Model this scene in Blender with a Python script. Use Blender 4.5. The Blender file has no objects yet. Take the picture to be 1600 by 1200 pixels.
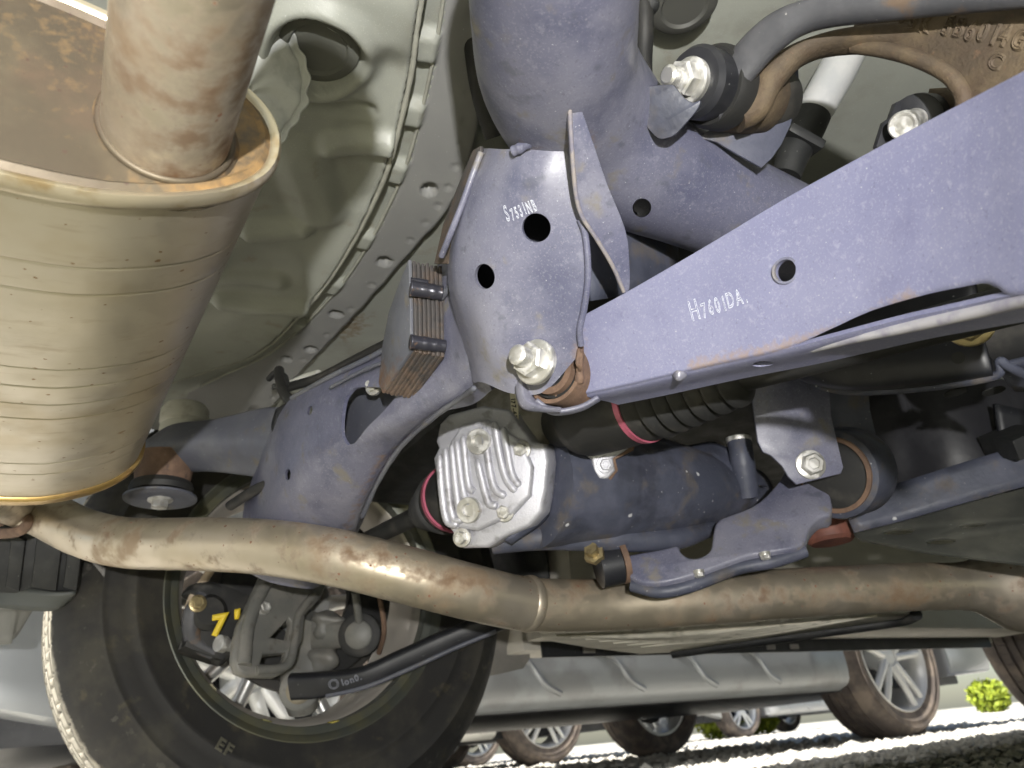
import bpy, bmesh, math, random
import numpy as np
from mathutils import Vector, Matrix
from mathutils.bvhtree import BVHTree
random.seed(7); rng = np.random.default_rng(7)
scene = bpy.context.scene
COL = scene.collection

# ------------------------------------------------------------------ camera
FPX = 1155.0                                   # focal length in photo pixels (1600 wide)
CAM = np.array([0.0, 0.0, 0.10])               # phone held just above the ground
YAW = math.radians(35); ROLL = math.atan(0.1)
PITCH = math.atan(575 * math.cos(ROLL) / FPX)
F = np.array([math.sin(YAW)*math.cos(PITCH), math.cos(YAW)*math.cos(PITCH), math.sin(PITCH)])
R0 = np.array([math.cos(YAW), -math.sin(YAW), 0.0]); U0 = np.cross(R0, F)
Rt = R0*math.cos(ROLL) - U0*math.sin(ROLL); Up = U0*math.cos(ROLL) + R0*math.sin(ROLL)
cd = bpy.data.cameras.new('camera'); cam = bpy.data.objects.new('camera', cd); COL.objects.link(cam)
cd.sensor_width = 36; cd.lens = 36*FPX/1600; cd.clip_start = 0.01; cd.clip_end = 500
cd.dof.use_dof = True; cd.dof.focus_distance = 0.50; cd.dof.aperture_fstop = 13.0
m3 = Matrix(((Rt[0], Up[0], -F[0]), (Rt[1], Up[1], -F[1]), (Rt[2], Up[2], -F[2])))
cam.matrix_world = Matrix.Translation(Vector(CAM)) @ m3.to_4x4()
scene.camera = cam

# ------------------------------------------------------------------ sky, sun, flash, exposure
SUN = Vector((-0.72, -0.02, 0.64)).normalized()
w = bpy.data.worlds.new('World'); scene.world = w; w.use_nodes = True
nt = w.node_tree; bg = nt.nodes['Background']
sky = nt.nodes.new('ShaderNodeTexSky'); sky.sky_type = 'NISHITA'; sky.sun_disc = False
sky.sun_elevation = math.asin(SUN.z); sky.sun_rotation = math.atan2(SUN.x, SUN.y)
nt.links.new(sky.outputs[0], bg.inputs[0]); bg.inputs[1].default_value = 0.05
sd = bpy.data.lights.new('sun', 'SUN'); sd.energy = 5.0; sd.angle = math.radians(0.5); sd.color = (1, .95, .86)
so = bpy.data.objects.new('sun', sd); COL.objects.link(so)
so.rotation_euler = SUN.to_track_quat('Z', 'Y').to_euler()
# the hand-held light that throws the hard shadows seen all over the underside
fd = bpy.data.lights.new('hand_lamp', 'POINT'); fd.energy = 21.0; fd.shadow_soft_size = 0.008; fd.color = (1.0, .98, .95)
fo = bpy.data.objects.new('hand_lamp', fd); COL.objects.link(fo)
fo.location = Vector(CAM - F*0.32 + Up*0.14 + Rt*0.05)
vs = scene.view_settings; vs.view_transform = 'Standard'; vs.look = 'None'; vs.gamma = 1; vs.exposure = 1.1
vs.use_curve_mapping = False
scene.cycles.max_bounces = 4; scene.cycles.diffuse_bounces = 3; scene.cycles.glossy_bounces = 2
scene.cycles.use_denoising = True; scene.cycles.use_adaptive_sampling = True; scene.cycles.adaptive_threshold = 0.03

# ------------------------------------------------------------------ geometry helpers
def ray(x, y): return F + Rt*(x-800)/FPX - Up*(y-600)/FPX
def A(x, y, d): return CAM + ray(x, y)*d                       # photo pixel + distance -> point in the place
def AX(x, y, v): r = ray(x, y); return CAM + r*((v-CAM[0])/r[0])
def AY(x, y, v): r = ray(x, y); return CAM + r*((v-CAM[1])/r[1])
def AZ(x, y, v): r = ray(x, y); return CAM + r*((v-CAM[2])/r[2])
def nrm(v): v = np.asarray(v, float); return v/np.linalg.norm(v)
class PL:                                                       # a plane one can place photo pixels on
    def __init__(s, p, n): s.p = np.asarray(p, float); s.n = nrm(n)
    def at(s, x, y):
        r = ray(x, y); return CAM + r*(((s.p-CAM) @ s.n)/(r @ s.n))
def pl3(a, b, c):
    n = nrm(np.cross(np.subtract(b, a), np.subtract(c, a)))
    if n @ (CAM-np.asarray(a)) < 0: n = -n
    return PL(a, n)
def cr(P, n, closed=False):                                     # Catmull-Rom through P, n steps per span
    P = [np.asarray(p, float) for p in P]; N = len(P); out = []
    spans = N if closed else N-1
    for i in range(spans):
        if closed: a, b, c, d = P[(i-1) % N], P[i], P[(i+1) % N], P[(i+2) % N]
        else:
            b, c = P[i], P[i+1]; a = P[i-1] if i > 0 else 2*b-c; d = P[i+2] if i+2 < N else 2*c-b
        for k in range(n):
            t = k/n
            out.append(.5*(2*b+(c-a)*t+(2*a-5*b+4*c-d)*t*t+(3*b-a-3*c+d)*t**3))
    if not closed: out.append(P[-1])
    return out
def link(name, me, mat, parent=None, smooth=True, angle=40):
    o = bpy.data.objects.new(name, me); COL.objects.link(o)
    if mat is not None:
        me.materials.clear(); me.materials.append(mat)
    if smooth and len(me.polygons):
        me.polygons.foreach_set('use_smooth', [True]*len(me.polygons))
        try: me.set_sharp_from_angle(angle=math.radians(angle))
        except Exception: pass
    if parent is not None:
        o.parent = parent; o.matrix_parent_inverse = parent.matrix_world.inverted()
    return o
def mesh(name, V, Fc, mat, parent=None, smooth=True, angle=40):
    me = bpy.data.meshes.new(name); me.from_pydata([tuple(map(float, v)) for v in V], [], Fc); me.update()
    bm = bmesh.new(); bm.from_mesh(me); bmesh.ops.recalc_face_normals(bm, faces=bm.faces); bm.to_mesh(me); bm.free()
    return link(name, me, mat, parent, smooth, angle)
def thing(name, label, cat, loc=(0, 0, 0), group=None, kind=None):
    o = bpy.data.objects.new(name, None); COL.objects.link(o); o.location = Vector(loc); o.empty_display_size = .05
    o.matrix_world = Matrix.Translation(Vector(loc))
    tag(o, label, cat, group, kind); return o
def tag(o, label=None, cat=None, group=None, kind=None):
    if label: o['label'] = label
    if cat: o['category'] = cat
    if group: o['group'] = group
    if kind: o['kind'] = kind
    return o
def apply(o):
    dg = bpy.context.evaluated_depsgraph_get(); dg.update()
    me = bpy.data.meshes.new_from_object(o.evaluated_get(dg)); o.modifiers.clear(); o.data = me; return o
def fixn(o):
    bm = bmesh.new(); bm.from_mesh(o.data); bmesh.ops.recalc_face_normals(bm, faces=bm.faces); bm.to_mesh(o.data); bm.free()
def grid(name, rows, mat, parent, nu=6, nv=6, thick=.003, closed=False, offset=1, angle=50, cap=False):
    """rows: control rows of points; a Catmull-Rom sheet through them, given thickness"""
    rr = [cr(r, nv, closed) for r in rows]
    cols = [cr([r[j] for r in rr], nu) for j in range(len(rr[0]))]
    m, n = len(cols[0]), len(cols)
    V = [cols[j][i] for i in range(m) for j in range(n)]; Fc = []
    for i in range(m-1):
        for j in range(n if closed else n-1):
            k = (j+1) % n; Fc.append((i*n+j, i*n+k, (i+1)*n+k, (i+1)*n+j))
    if cap and closed: Fc += [tuple(range(n)), tuple(range((m-1)*n, m*n))]
    o = mesh(name, V, Fc, mat, parent, True, angle)
    if thick:
        # make the sheet's normals face the camera side, thicken to the back
        me = o.data; c = Vector(CAM); s = sum((p.normal.dot(c-p.center))*p.area for p in me.polygons)
        if s < 0 and not closed: me.flip_normals()
        md = o.modifiers.new('s', 'SOLIDIFY'); md.thickness = thick; md.offset = -1 if offset > 0 else 1; md.use_even_offset = False
        apply(o); fixn(o)
    return o
def frames(P):
    P = [np.asarray(p, float) for p in P]; T = [nrm(P[min(i+1, len(P)-1)]-P[max(i-1, 0)]) for i in range(len(P))]
    a = np.array([0, 0, 1.]) if abs(T[0][2]) < .9 else np.array([1., 0, 0]); n = nrm(np.cross(T[0], a)); out = []
    for t in T:
        n = nrm(n - t*(n @ t)); out.append((t, n, np.cross(t, n)))
    return out
def tube(name, path, rad, mat, parent=None, seg=24, n=8, caps=True, wob=0, angle=45):
    if np.isscalar(rad): rad = [rad]*len(path)
    Q = cr([np.append(np.asarray(p, float), r) for p, r in zip(path, rad)], n) if n > 1 else [np.append(np.asarray(p, float), r) for p, r in zip(path, rad)]
    P = [q[:3] for q in Q]; fr = frames(P); V = []; Fc = []
    for q, (t, a, b) in zip(Q, fr):
        for k in range(seg):
            th = 2*math.pi*k/seg; r = q[3]*(1+(wob*(rng.random()-.5) if wob else 0))
            V.append(q[:3]+r*(a*math.cos(th)+b*math.sin(th)))
    for i in range(len(Q)-1):
        for k in range(seg): k2 = (k+1) % seg; Fc.append((i*seg+k, i*seg+k2, (i+1)*seg+k2, (i+1)*seg+k))
    if caps: Fc += [tuple(range(seg)), tuple(range((len(Q)-1)*seg, len(Q)*seg))]
    return mesh(name, V, Fc, mat, parent, True, angle)
def lathe(name, prof, org, axis, mat, parent=None, seg=40, angle=35, ref=None, fn=None):
    """prof: list of (distance along axis, radius)"""
    ax = nrm(axis); a = np.array([0, 0, 1.]) if abs(ax[2]) < .9 else np.array([1., 0, 0])
    if ref is not None: a = np.asarray(ref, float)
    u = nrm(a-ax*(a @ ax)); v = np.cross(ax, u); V = []; Fc = []; org = np.asarray(org, float)
    for i, (t, r) in enumerate(prof):
        for k in range(seg):
            th = 2*math.pi*k/seg; rr = r if fn is None else fn(i, t, r, th)
            V.append(org+ax*t+rr*(u*math.cos(th)+v*math.sin(th)))
    for i in range(len(prof)-1):
        for k in range(seg): k2 = (k+1) % seg; Fc.append((i*seg+k, i*seg+k2, (i+1)*seg+k2, (i+1)*seg+k))
    if prof[0][1] > 1e-5: Fc.append(tuple(range(seg)))
    if prof[-1][1] > 1e-5: Fc.append(tuple(range((len(prof)-1)*seg, len(prof)*seg)))
    return mesh(name, V, Fc, mat, parent, True, angle)
def ringlathe(name, prof, org, axis, mat, parent=None, seg=40, angle=35, fn=None, ref=None):
    """closed profile (a ring): first point repeated at the end, no caps"""
    ax = nrm(axis); a = np.array([0, 0, 1.]) if abs(ax[2]) < .9 else np.array([1., 0, 0])
    if ref is not None: a = np.asarray(ref, float)
    u = nrm(a-ax*(a @ ax)); v = np.cross(ax, u); V = []; Fc = []; org = np.asarray(org, float); n = len(prof)
    for i, (t, r) in enumerate(prof):
        for k in range(seg):
            th = 2*math.pi*k/seg; rr = r if fn is None else fn(i, t, r, th)
            V.append(org+ax*t+rr*(u*math.cos(th)+v*math.sin(th)))
    for i in range(n):
        j = (i+1) % n
        for k in range(seg): k2 = (k+1) % seg; Fc.append((i*seg+k, i*seg+k2, j*seg+k2, j*seg+k))
    return mesh(name, V, Fc, mat, parent, True, angle)
def plate(name, pts3, n, thick, mat, parent=None, holes=(), bev=.0006, smooth_n=0, angle=40):
    """flat plate: 3D outline points (projected on their plane), front face on the outline, thickness to the back (-n);
    holes: list of (center3, radius) or lists of 3D points"""
    P = [np.asarray(p, float) for p in pts3]; n = nrm(n); o0 = P[0]
    a = np.array([0, 0, 1.]) if abs(n[2]) < .9 else np.array([1., 0, 0]); u = nrm(np.cross(a, n)); v = np.cross(n, u)
    if smooth_n: P = cr(P, smooth_n, True)
    cu = bpy.data.curves.new(name, 'CURVE'); cu.dimensions = '2D'; cu.fill_mode = 'BOTH'
    cu.extrude = max(thick/2-bev, 1e-5); cu.bevel_depth = bev; cu.offset = -bev; cu.bevel_resolution = 1
    def spl(Q):
        s = cu.splines.new('POLY'); s.points.add(len(Q)-1); s.use_cyclic_u = True
        for i, q in enumerate(Q): d = q-o0; s.points[i].co = (d @ u, d @ v, 0, 1)
    spl(P)
    for h in holes:
        if isinstance(h, tuple) and len(h) == 2 and np.isscalar(h[1]):
            c, r = h; spl([c+r*(u*math.cos(t)+v*math.sin(t)) for t in np.linspace(0, 2*math.pi, 29)[:-1]])
        else: spl([np.asarray(q, float) for q in h])
    t = bpy.data.objects.new('t', cu); COL.objects.link(t)
    dg = bpy.context.evaluated_depsgraph_get(); dg.update()
    me = bpy.data.meshes.new_from_object(t.evaluated_get(dg)); bpy.data.objects.remove(t); bpy.data.curves.remove(cu)
    M = Matrix(((u[0], v[0], n[0], 0), (u[1], v[1], n[1], 0), (u[2], v[2], n[2], 0), (0, 0, 0, 1)))
    me.transform(Matrix.Translation(Vector(o0-n*thick/2)) @ M); me.name = name
    bm = bmesh.new(); bm.from_mesh(me); bmesh.ops.remove_doubles(bm, verts=bm.verts, dist=1e-6); bm.to_mesh(me); bm.free()
    return link(name, me, mat, parent, True, angle)
def pplate(name, px, plane, thick, mat, parent=None, holes=(), **k):
    hh = []
    for h in holes:
        if isinstance(h, tuple): hh.append((plane.at(h[0], h[1]), h[2]))
        else: hh.append([plane.at(*q) for q in h])
    return plate(name, [plane.at(*q) for q in px], plane.n, thick, mat, parent, hh, **k)
def box(name, lo, hi, mat, parent=None, bev=.004, rot=None):
    lo = np.array(lo, float); hi = np.array(hi, float); bm = bmesh.new(); bmesh.ops.create_cube(bm, size=1)
    for v_ in bm.verts: v_.co = Vector(np.array(v_.co)*(hi-lo)+(lo+hi)/2)
    if bev: bmesh.ops.bevel(bm, geom=list(bm.edges), offset=bev, segments=2, affect='EDGES', profile=.7)
    me = bpy.data.meshes.new(name); bm.to_mesh(me); bm.free()
    if rot is not None: me.transform(rot)
    return link(name, me, mat, parent)
def cutter_cyl(p, ax, r, L=.02, seg=28):
    ax = nrm(ax); return lathe('cut', [(-L, r), (L, r)], p, ax, None, seg=seg)
def prism(P, n, thick):
    P = [np.asarray(p, float) for p in P]; n = nrm(n); k = len(P); V = [p+n*thick/2 for p in P]+[p-n*thick/2 for p in P]
    return mesh('cut', V, [tuple(range(k)), tuple(range(2*k-1, k-1, -1))]+[(i, (i+1) % k, k+(i+1) % k, k+i) for i in range(k)], None)
def cut(o, cutters):
    for c in cutters:
        fixn(c); md = o.modifiers.new('b', 'BOOLEAN'); md.operation = 'DIFFERENCE'; md.object = c; md.solver = 'EXACT'
    apply(o)
    for c in cutters: bpy.data.objects.remove(c)
    try: o.data.set_sharp_from_angle(angle=math.radians(45))
    except Exception: pass
    return o
def bvh(o):
    me = o.data; return BVHTree.FromPolygons([v.co.copy() for v in me.vertices], [tuple(p.vertices) for p in me.polygons])
def blob(name, c, r, mat, parent=None, sc=(1, 1, 1), wob=.15, sub=3, axes=None):
    bm = bmesh.new(); bmesh.ops.create_icosphere(bm, subdivisions=sub, radius=1)
    ph = rng.random(9)*6; ax = axes if axes is not None else np.eye(3)
    for v_ in bm.verts:
        q = np.array(v_.co); k = 1+wob*(math.sin(3*q[0]+ph[0])*math.sin(2.6*q[1]+ph[1])+.6*math.sin(5*q[2]+ph[2]+2*q[0]))
        q = q*k*np.array(sc)*r; v_.co = Vector(np.asarray(c)+ax.T @ q)
    me = bpy.data.meshes.new(name); bm.to_mesh(me); bm.free(); return link(name, me, mat, parent, True, 180)
def bead(name, path, r, mat, parent):                            # a weld bead: rippled rope
    P = cr(path, 14); rad = [r*(1+.10*math.sin(i*.31)+.08*math.sin(i*.83+1)+.05*(rng.random()-.5)) for i in range(len(P))]
    rad[0] *= .5; rad[-1] *= .5
    return tube(name, P, rad, mat, parent, seg=12, n=1, angle=180)
def bolt(parent, p, ax, rh, mat, wr=1.45, hh=.9, stud=0., sr=.55, wt=.22, dome=False, name='bolt', rot=0.):
    """flanged hexagon head; ax points away from the clamped face"""
    ax = nrm(ax)
    wsh = lathe(name, [(-.002, rh*wr*.98), (wt*rh*.6, rh*wr), (wt*rh, rh*wr*.96), (wt*rh*1.3, rh*1.15), (wt*rh*1.31, 0)], p, ax, mat, parent, 32, 30)
    h0 = wt*rh; h1 = h0+hh*rh
    ref = np.cross(ax, [0.2, .3, 1]); ref = ref*math.cos(rot)+np.cross(ax, ref)*math.sin(rot)
    lathe('hex_head', [(h0, rh*1.06), (h1-.12*rh, rh*1.06), (h1, rh*.9), (h1+.001*rh, rh*.6), (h1-(.1*rh if not stud else 0), rh*.5), (h1-(.1*rh if not stud else 0), 0)], p, ax, mat, wsh, 6, 25, ref=ref)
    if stud:
        pr = []; k = 9
        for i in range(k+1):
            t = h1-.1*rh+stud*i/k; pr.append((t, sr*rh*(1 if i % 2 else .92)))
        pr += [(h1+stud+.0004, sr*rh*.72), (h1+stud+.0005, 0)]
        lathe('stud', pr, p, ax, mat, wsh, 20, 20)
    return wsh
def text(name, s, plane, px0, px1, size, mat, parent, target=None, lift=.0007, stroke=.0004, fill=False, sizes=None, shear=0, xs=1.):
    """lettering running from photo pixel px0 towards px1 on a plane, laid onto the target surface"""
    o0 = plane.at(*px0); d = nrm(plane.at(*px1)-o0); up = np.cross(plane.n, d)
    V = []; Fc = []; x = 0
    for i, ch in enumerate(s):
        sz = sizes[i] if sizes else size
        cu = bpy.data.curves.new('t', 'FONT'); cu.body = ch; cu.size = sz; cu.fill_mode = 'BOTH' if fill else 'NONE'
        cu.bevel_depth = stroke; cu.bevel_resolution = 0; cu.resolution_u = 4; cu.shear = shear; cu.extrude = stroke if fill else 0
        t = bpy.data.objects.new('t', cu); COL.objects.link(t); dg = bpy.context.evaluated_depsgraph_get(); dg.update()
        me = bpy.data.meshes.new_from_object(t.evaluated_get(dg)); bpy.data.objects.remove(t); bpy.data.curves.remove(cu)
        k = len(V); vx = [v.co.x for v in me.vertices] or [0]; j = (rng.random()-.5)*.08*sz
        for v_ in me.vertices: V.append(o0+d*(v_.co.x*xs+x)+up*(v_.co.y+j)+plane.n*v_.co.z)
        Fc += [tuple(k+q for q in p.vertices) for p in me.polygons]
        x += (max(vx)-min(0, min(vx)))*xs+.10*sz if ch != ' ' else .3*sz*xs
        bpy.data.meshes.remove(me)
    if target is not None:
        for i, v_ in enumerate(V):
            z = (v_-o0) @ plane.n
            h = target.ray_cast(Vector(v_+plane.n*.03), Vector(-plane.n))
            if h[0] is not None: V[i] = np.array(h[0])+plane.n*(z+lift)
            else: V[i] = v_+plane.n*lift
    return mesh(name, V, Fc, mat, parent, False)

# ------------------------------------------------------------------ materials
def mat(name, col, rough=.5, metal=0., layers=(), bump=(), rvar=0., stain=None, spec=.5, coat=0., emit=None):
    m = bpy.data.materials.new(name); m.use_nodes = True; nt = m.node_tree; N = nt.nodes; L = nt.links
    b = N['Principled BSDF']; b.inputs['Roughness'].default_value = rough; b.inputs['Metallic'].default_value = metal
    b.inputs['Specular IOR Level'].default_value = spec; b.inputs['Coat Weight'].default_value = coat
    tc = N.new('ShaderNodeTexCoord')
    def vec(sc, st):
        mp = N.new('ShaderNodeMapping'); mp.inputs['Scale'].default_value = tuple(sc*q for q in st)
        mp.inputs['Location'].default_value = tuple(rng.random(3)*7); L.new(tc.outputs['Object'], mp.inputs[0]); return mp.outputs[0]
    def fac(ly):
        if ly.get('k') == 'spot':
            t = N.new('ShaderNodeTexVoronoi'); t.inputs['Scale'].default_value = 1; t.inputs['Randomness'].default_value = 1
            L.new(vec(ly['s'], ly.get('v', (1, 1, 1))), t.inputs['Vector'])
            # spots of random size, few of them
            sep = N.new('ShaderNodeSeparateColor'); L.new(t.outputs['Color'], sep.inputs[0])
            pw = N.new('ShaderNodeMath'); pw.operation = 'POWER'; L.new(sep.outputs[0], pw.inputs[0]); pw.inputs[1].default_value = ly.get('p', 4)
            dn = N.new('ShaderNodeTexNoise'); dn.inputs['Scale'].default_value = 1; dn.inputs['Detail'].default_value = 2
            L.new(vec(ly['s']*3, (1, 1, 1)), dn.inputs['Vector'])
            ds = N.new('ShaderNodeMath'); ds.operation = 'MULTIPLY_ADD'; L.new(dn.outputs[0], ds.inputs[0]); ds.inputs[1].default_value = .35; L.new(t.outputs['Distance'], ds.inputs[2])
            mu = N.new('ShaderNodeMath'); mu.operation = 'MULTIPLY'; L.new(pw.outputs[0], mu.inputs[0]); mu.inputs[1].default_value = ly.get('r', .5)
            sb = N.new('ShaderNodeMath'); sb.operation = 'SUBTRACT'; L.new(mu.outputs[0], sb.inputs[0])
            s2 = N.new('ShaderNodeMath'); s2.operation = 'SUBTRACT'; L.new(ds.outputs[0], s2.inputs[0]); s2.inputs[1].default_value = .17
            L.new(s2.outputs[0], sb.inputs[1])
            mr = N.new('ShaderNodeMapRange'); mr.interpolation_type = 'SMOOTHSTEP'; L.new(sb.outputs[0], mr.inputs[0])
            mr.inputs[1].default_value = 0; mr.inputs[2].default_value = ly.get('soft', .08)
        else:
            t = N.new('ShaderNodeTexNoise'); t.inputs['Scale'].default_value = 1; t.inputs['Detail'].default_value = min(ly.get('d', 4), 4)
            t.inputs['Roughness'].default_value = ly.get('ro', .6); t.inputs['Distortion'].default_value = 0
            L.new(vec(ly['s'], ly.get('v', (1, 1, 1))), t.inputs['Vector'])
            mr = N.new('ShaderNodeMapRange'); mr.interpolation_type = 'SMOOTHSTEP'; L.new(t.outputs[0], mr.inputs[0])
            mr.inputs[1].default_value = ly.get('lo', .45); mr.inputs[2].default_value = ly.get('hi', .65)
        mr.inputs[4].default_value = ly.get('a', 1.)
        return mr.outputs[0]
    cur = None; base = N.new('ShaderNodeRGB'); base.outputs[0].default_value = (*col, 1); cur = base.outputs[0]
    rr = None; mm = None
    def mixc(f, c, cur):
        mx = N.new('ShaderNodeMix'); mx.data_type = 'RGBA'; L.new(f, mx.inputs[0]); L.new(cur, mx.inputs[6])
        mx.inputs[7].default_value = (*c, 1); return mx.outputs[2]
    def mixf(f, v, cur, d):
        mx = N.new('ShaderNodeMix'); mx.data_type = 'FLOAT'; L.new(f, mx.inputs[0])
        if cur is None: mx.inputs[2].default_value = d
        else: L.new(cur, mx.inputs[2])
        mx.inputs[3].default_value = v; return mx.outputs[0]
    for ly in layers:
        f = fac(ly); cur = mixc(f, ly['c'], cur)
        if 'rg' in ly: rr = mixf(f, ly['rg'], rr, rough)
        if 'me' in ly: mm = mixf(f, ly['me'], mm, metal)
    if stain:
        at = N.new('ShaderNodeAttribute'); at.attribute_name = 'stain'
        nf = fac(dict(s=stain.get('s', 150), lo=.2, hi=.7, d=6)); ad = N.new('ShaderNodeMath'); ad.operation = 'MULTIPLY_ADD'
        L.new(at.outputs['Fac'], ad.inputs[0]); ad.inputs[1].default_value = 1.8; 
        s1 = N.new('ShaderNodeMath'); s1.operation = 'SUBTRACT'; L.new(nf, s1.inputs[0]); s1.inputs[1].default_value = 1.0; L.new(s1.outputs[0], ad.inputs[2])
        cl = N.new('ShaderNodeClamp'); L.new(ad.outputs[0], cl.inputs[0]); f = cl.outputs[0]
        cur = mixc(f, stain['c'], cur); rr = mixf(f, .85, rr, rough); mm = mixf(f, 0., mm, metal)
    L.new(cur, b.inputs['Base Color'])
    if rvar:
        f = fac(dict(s=35, lo=.3, hi=.7)); mx = N.new('ShaderNodeMath'); mx.operation = 'MULTIPLY_ADD'; L.new(f, mx.inputs[0]); mx.inputs[1].default_value = rvar
        if rr is None: mx.inputs[2].default_value = rough
        else: L.new(rr, mx.inputs[2])
        rr = mx.outputs[0]
    if rr is not None: L.new(rr, b.inputs['Roughness'])
    if mm is not None: L.new(mm, b.inputs['Metallic'])
    prev = None
    for (s, st, dist) in bump:
        t = N.new('ShaderNodeTexNoise'); t.inputs['Scale'].default_value = 1; t.inputs['Detail'].default_value = 2
        L.new(vec(s, (1, 1, 1)), t.inputs['Vector']); bp = N.new('ShaderNodeBump'); bp.inputs['Strength'].default_value = st; bp.inputs['Distance'].default_value = dist
        L.new(t.outputs[0], bp.inputs['Height'])
        if prev is not None: L.new(prev, bp.inputs['Normal'])
        prev = bp.outputs[0]
    if prev is not None: L.new(prev, b.inputs['Normal'])
    return m
def stain_attr(o, fn):
    me = o.data; a = me.attributes.new('stain', 'FLOAT', 'POINT'); co = np.zeros(len(me.vertices)*3); me.vertices.foreach_get('co', co)
    co = co.reshape(-1, 3); a.data.foreach_set('value', np.clip(fn(co), 0, 1).astype(np.float32))
def dseg(co, path):                                              # distance of points to a polyline
    best = np.full(len(co), 9.)
    for p, q in zip(path[:-1], path[1:]):
        p = np.asarray(p); d = np.asarray(q)-p; t = np.clip(((co-p) @ d)/(d @ d), 0, 1); best = np.minimum(best, np.linalg.norm(co-p-t[:, None]*d, axis=1))
    return best
RUST = (.13, .062, .035)
DUST = dict(c=(.50, .50, .52), s=620, k='spot', r=.36, p=20, soft=.2, rg=.9, a=.75)
lav = mat('dusty_blue_black_paint', (.125, .128, .190), .32, 0, [
    dict(c=(.215, .215, .265), s=7, lo=.40, hi=.66, d=4, a=.85), dict(c=(.075, .080, .135), s=18, lo=.48, hi=.70, d=4, a=.75),
    dict(c=(.27, .275, .33), s=180, lo=.54, hi=.74, d=4, a=.35), dict(c=(.27, .27, .32), s=750, lo=.54, hi=.70, d=2, a=.4), dict(c=(.06, .062, .09), s=480, lo=.60, hi=.72, d=2, a=.35), dict(c=(.20, .18, .145), s=32, lo=.57, hi=.72, d=6, a=.8, rg=.75), dict(c=(.085, .09, .12), s=70, lo=.58, hi=.72, d=6, a=.6),
    dict(c=(.34, .34, .37), s=300, k='spot', r=.30, p=18, soft=.25, rg=.9, a=.5), DUST],
    bump=[(260, .12, .0006), (900, .08, .0003)], rvar=.15, stain=dict(c=(.23, .155, .115)))
lav_arm = mat('dusty_arm_paint', (.165, .17, .275), .42, 0, [
    dict(c=(.22, .225, .33), s=8, lo=.4, hi=.7, d=3, a=.8), dict(c=(.33, .335, .43), s=260, lo=.54, hi=.74, d=4, a=.42), dict(c=(.34, .34, .42), s=800, lo=.54, hi=.70, d=2, a=.35), dict(c=(.09, .092, .16), s=420, lo=.60, hi=.72, d=3, a=.35),
    dict(c=(.125, .125, .22), s=25, lo=.55, hi=.75, a=.5),
    dict(c=(.38, .38, .43), s=380, k='spot', r=.30, p=12, soft=.3, rg=.9, a=.5), DUST],
    bump=[(300, .12, .0006), (900, .08, .0003)], rvar=.15, stain=dict(c=(.255, .20, .19), s=260))
darkblue = mat('dark_blue_steel_paint', (.060, .066, .095), .42, 0, [
    dict(c=(.095, .10, .14), s=18, lo=.42, hi=.68, a=.8), dict(c=(.13, .11, .09), s=30, lo=.52, hi=.70, d=6, a=.7, rg=.8), dict(c=(.030, .032, .045), s=22, lo=.5, hi=.7, d=4, a=.7),
    dict(c=(.55, .55, .56), s=120, k='spot', r=.36, p=22, soft=.15, rg=.9, a=.9), dict(c=(.33, .33, .34), s=330, k='spot', r=.36, p=16, soft=.2, rg=.9, a=.8)],
    bump=[(260, .35, .0009)], rvar=.2, stain=dict(c=(.16, .09, .06)))
beamgrey = mat('dusty_grey_paint', (.095, .10, .128), .42, 0, [dict(c=(.145, .148, .165), s=12, lo=.42, hi=.68, d=5, a=.9), dict(c=(.085, .088, .105), s=30, lo=.50, hi=.70, d=6, a=.7),
    dict(c=(.17, .145, .105), s=40, lo=.58, hi=.72, d=6, a=.7, rg=.8), dict(c=(.30, .30, .31), s=160, v=(.2, 1, 1), lo=.62, hi=.75, d=4, a=.4), DUST], bump=[(220, .12, .0006)], rvar=.15, stain=dict(c=(.16, .10, .07)))
blackp = mat('black_plastic', (.016, .017, .018), .5, 0, [dict(c=(.045, .045, .043), s=20, lo=.45, hi=.75, a=.8), dict(c=(.2, .2, .19), s=380, k='spot', r=.36, p=16, soft=.2, rg=.9)], bump=[(500, .15, .0004)], rvar=.2)
rubber = mat('black_rubber', (.018, .018, .018), .62, 0, [dict(c=(.06, .055, .048), s=30, lo=.48, hi=.75, a=.8)], bump=[(300, .2, .0005)])
blackst = mat('black_painted_steel', (.016, .017, .021), .45, 0, [dict(c=(.032, .032, .037), s=20, lo=.45, hi=.7, a=.8), dict(c=(.25, .25, .25), s=380, k='spot', r=.36, p=18, soft=.2, rg=.9)], bump=[(200, .1, .0005)])
floorm = mat('grey_green_floor_paint', (.295, .305, .275), .42, 0, [dict(c=(.365, .375, .335), s=6, lo=.4, hi=.7, d=3, a=.8),
    dict(c=(.235, .235, .20), s=14, lo=.5, hi=.72, a=.7), dict(c=(.24, .21, .15), s=30, lo=.6, hi=.75, d=4, a=.5, rg=.8), dict(c=(.46, .46, .41), s=900, lo=.58, hi=.75, d=2, a=.4), DUST], bump=[(900, .25, .0004), (60, .06, .002)], rvar=.1, stain=dict(c=(.20, .13, .06)))
floorfl = mat('grey_floor_flange_paint', (.25, .25, .247), .48, 0, [dict(c=(.30, .30, .29), s=8, lo=.4, hi=.7, d=3, a=.8), DUST], bump=[(900, .25, .0004)], rvar=.1)
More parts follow.
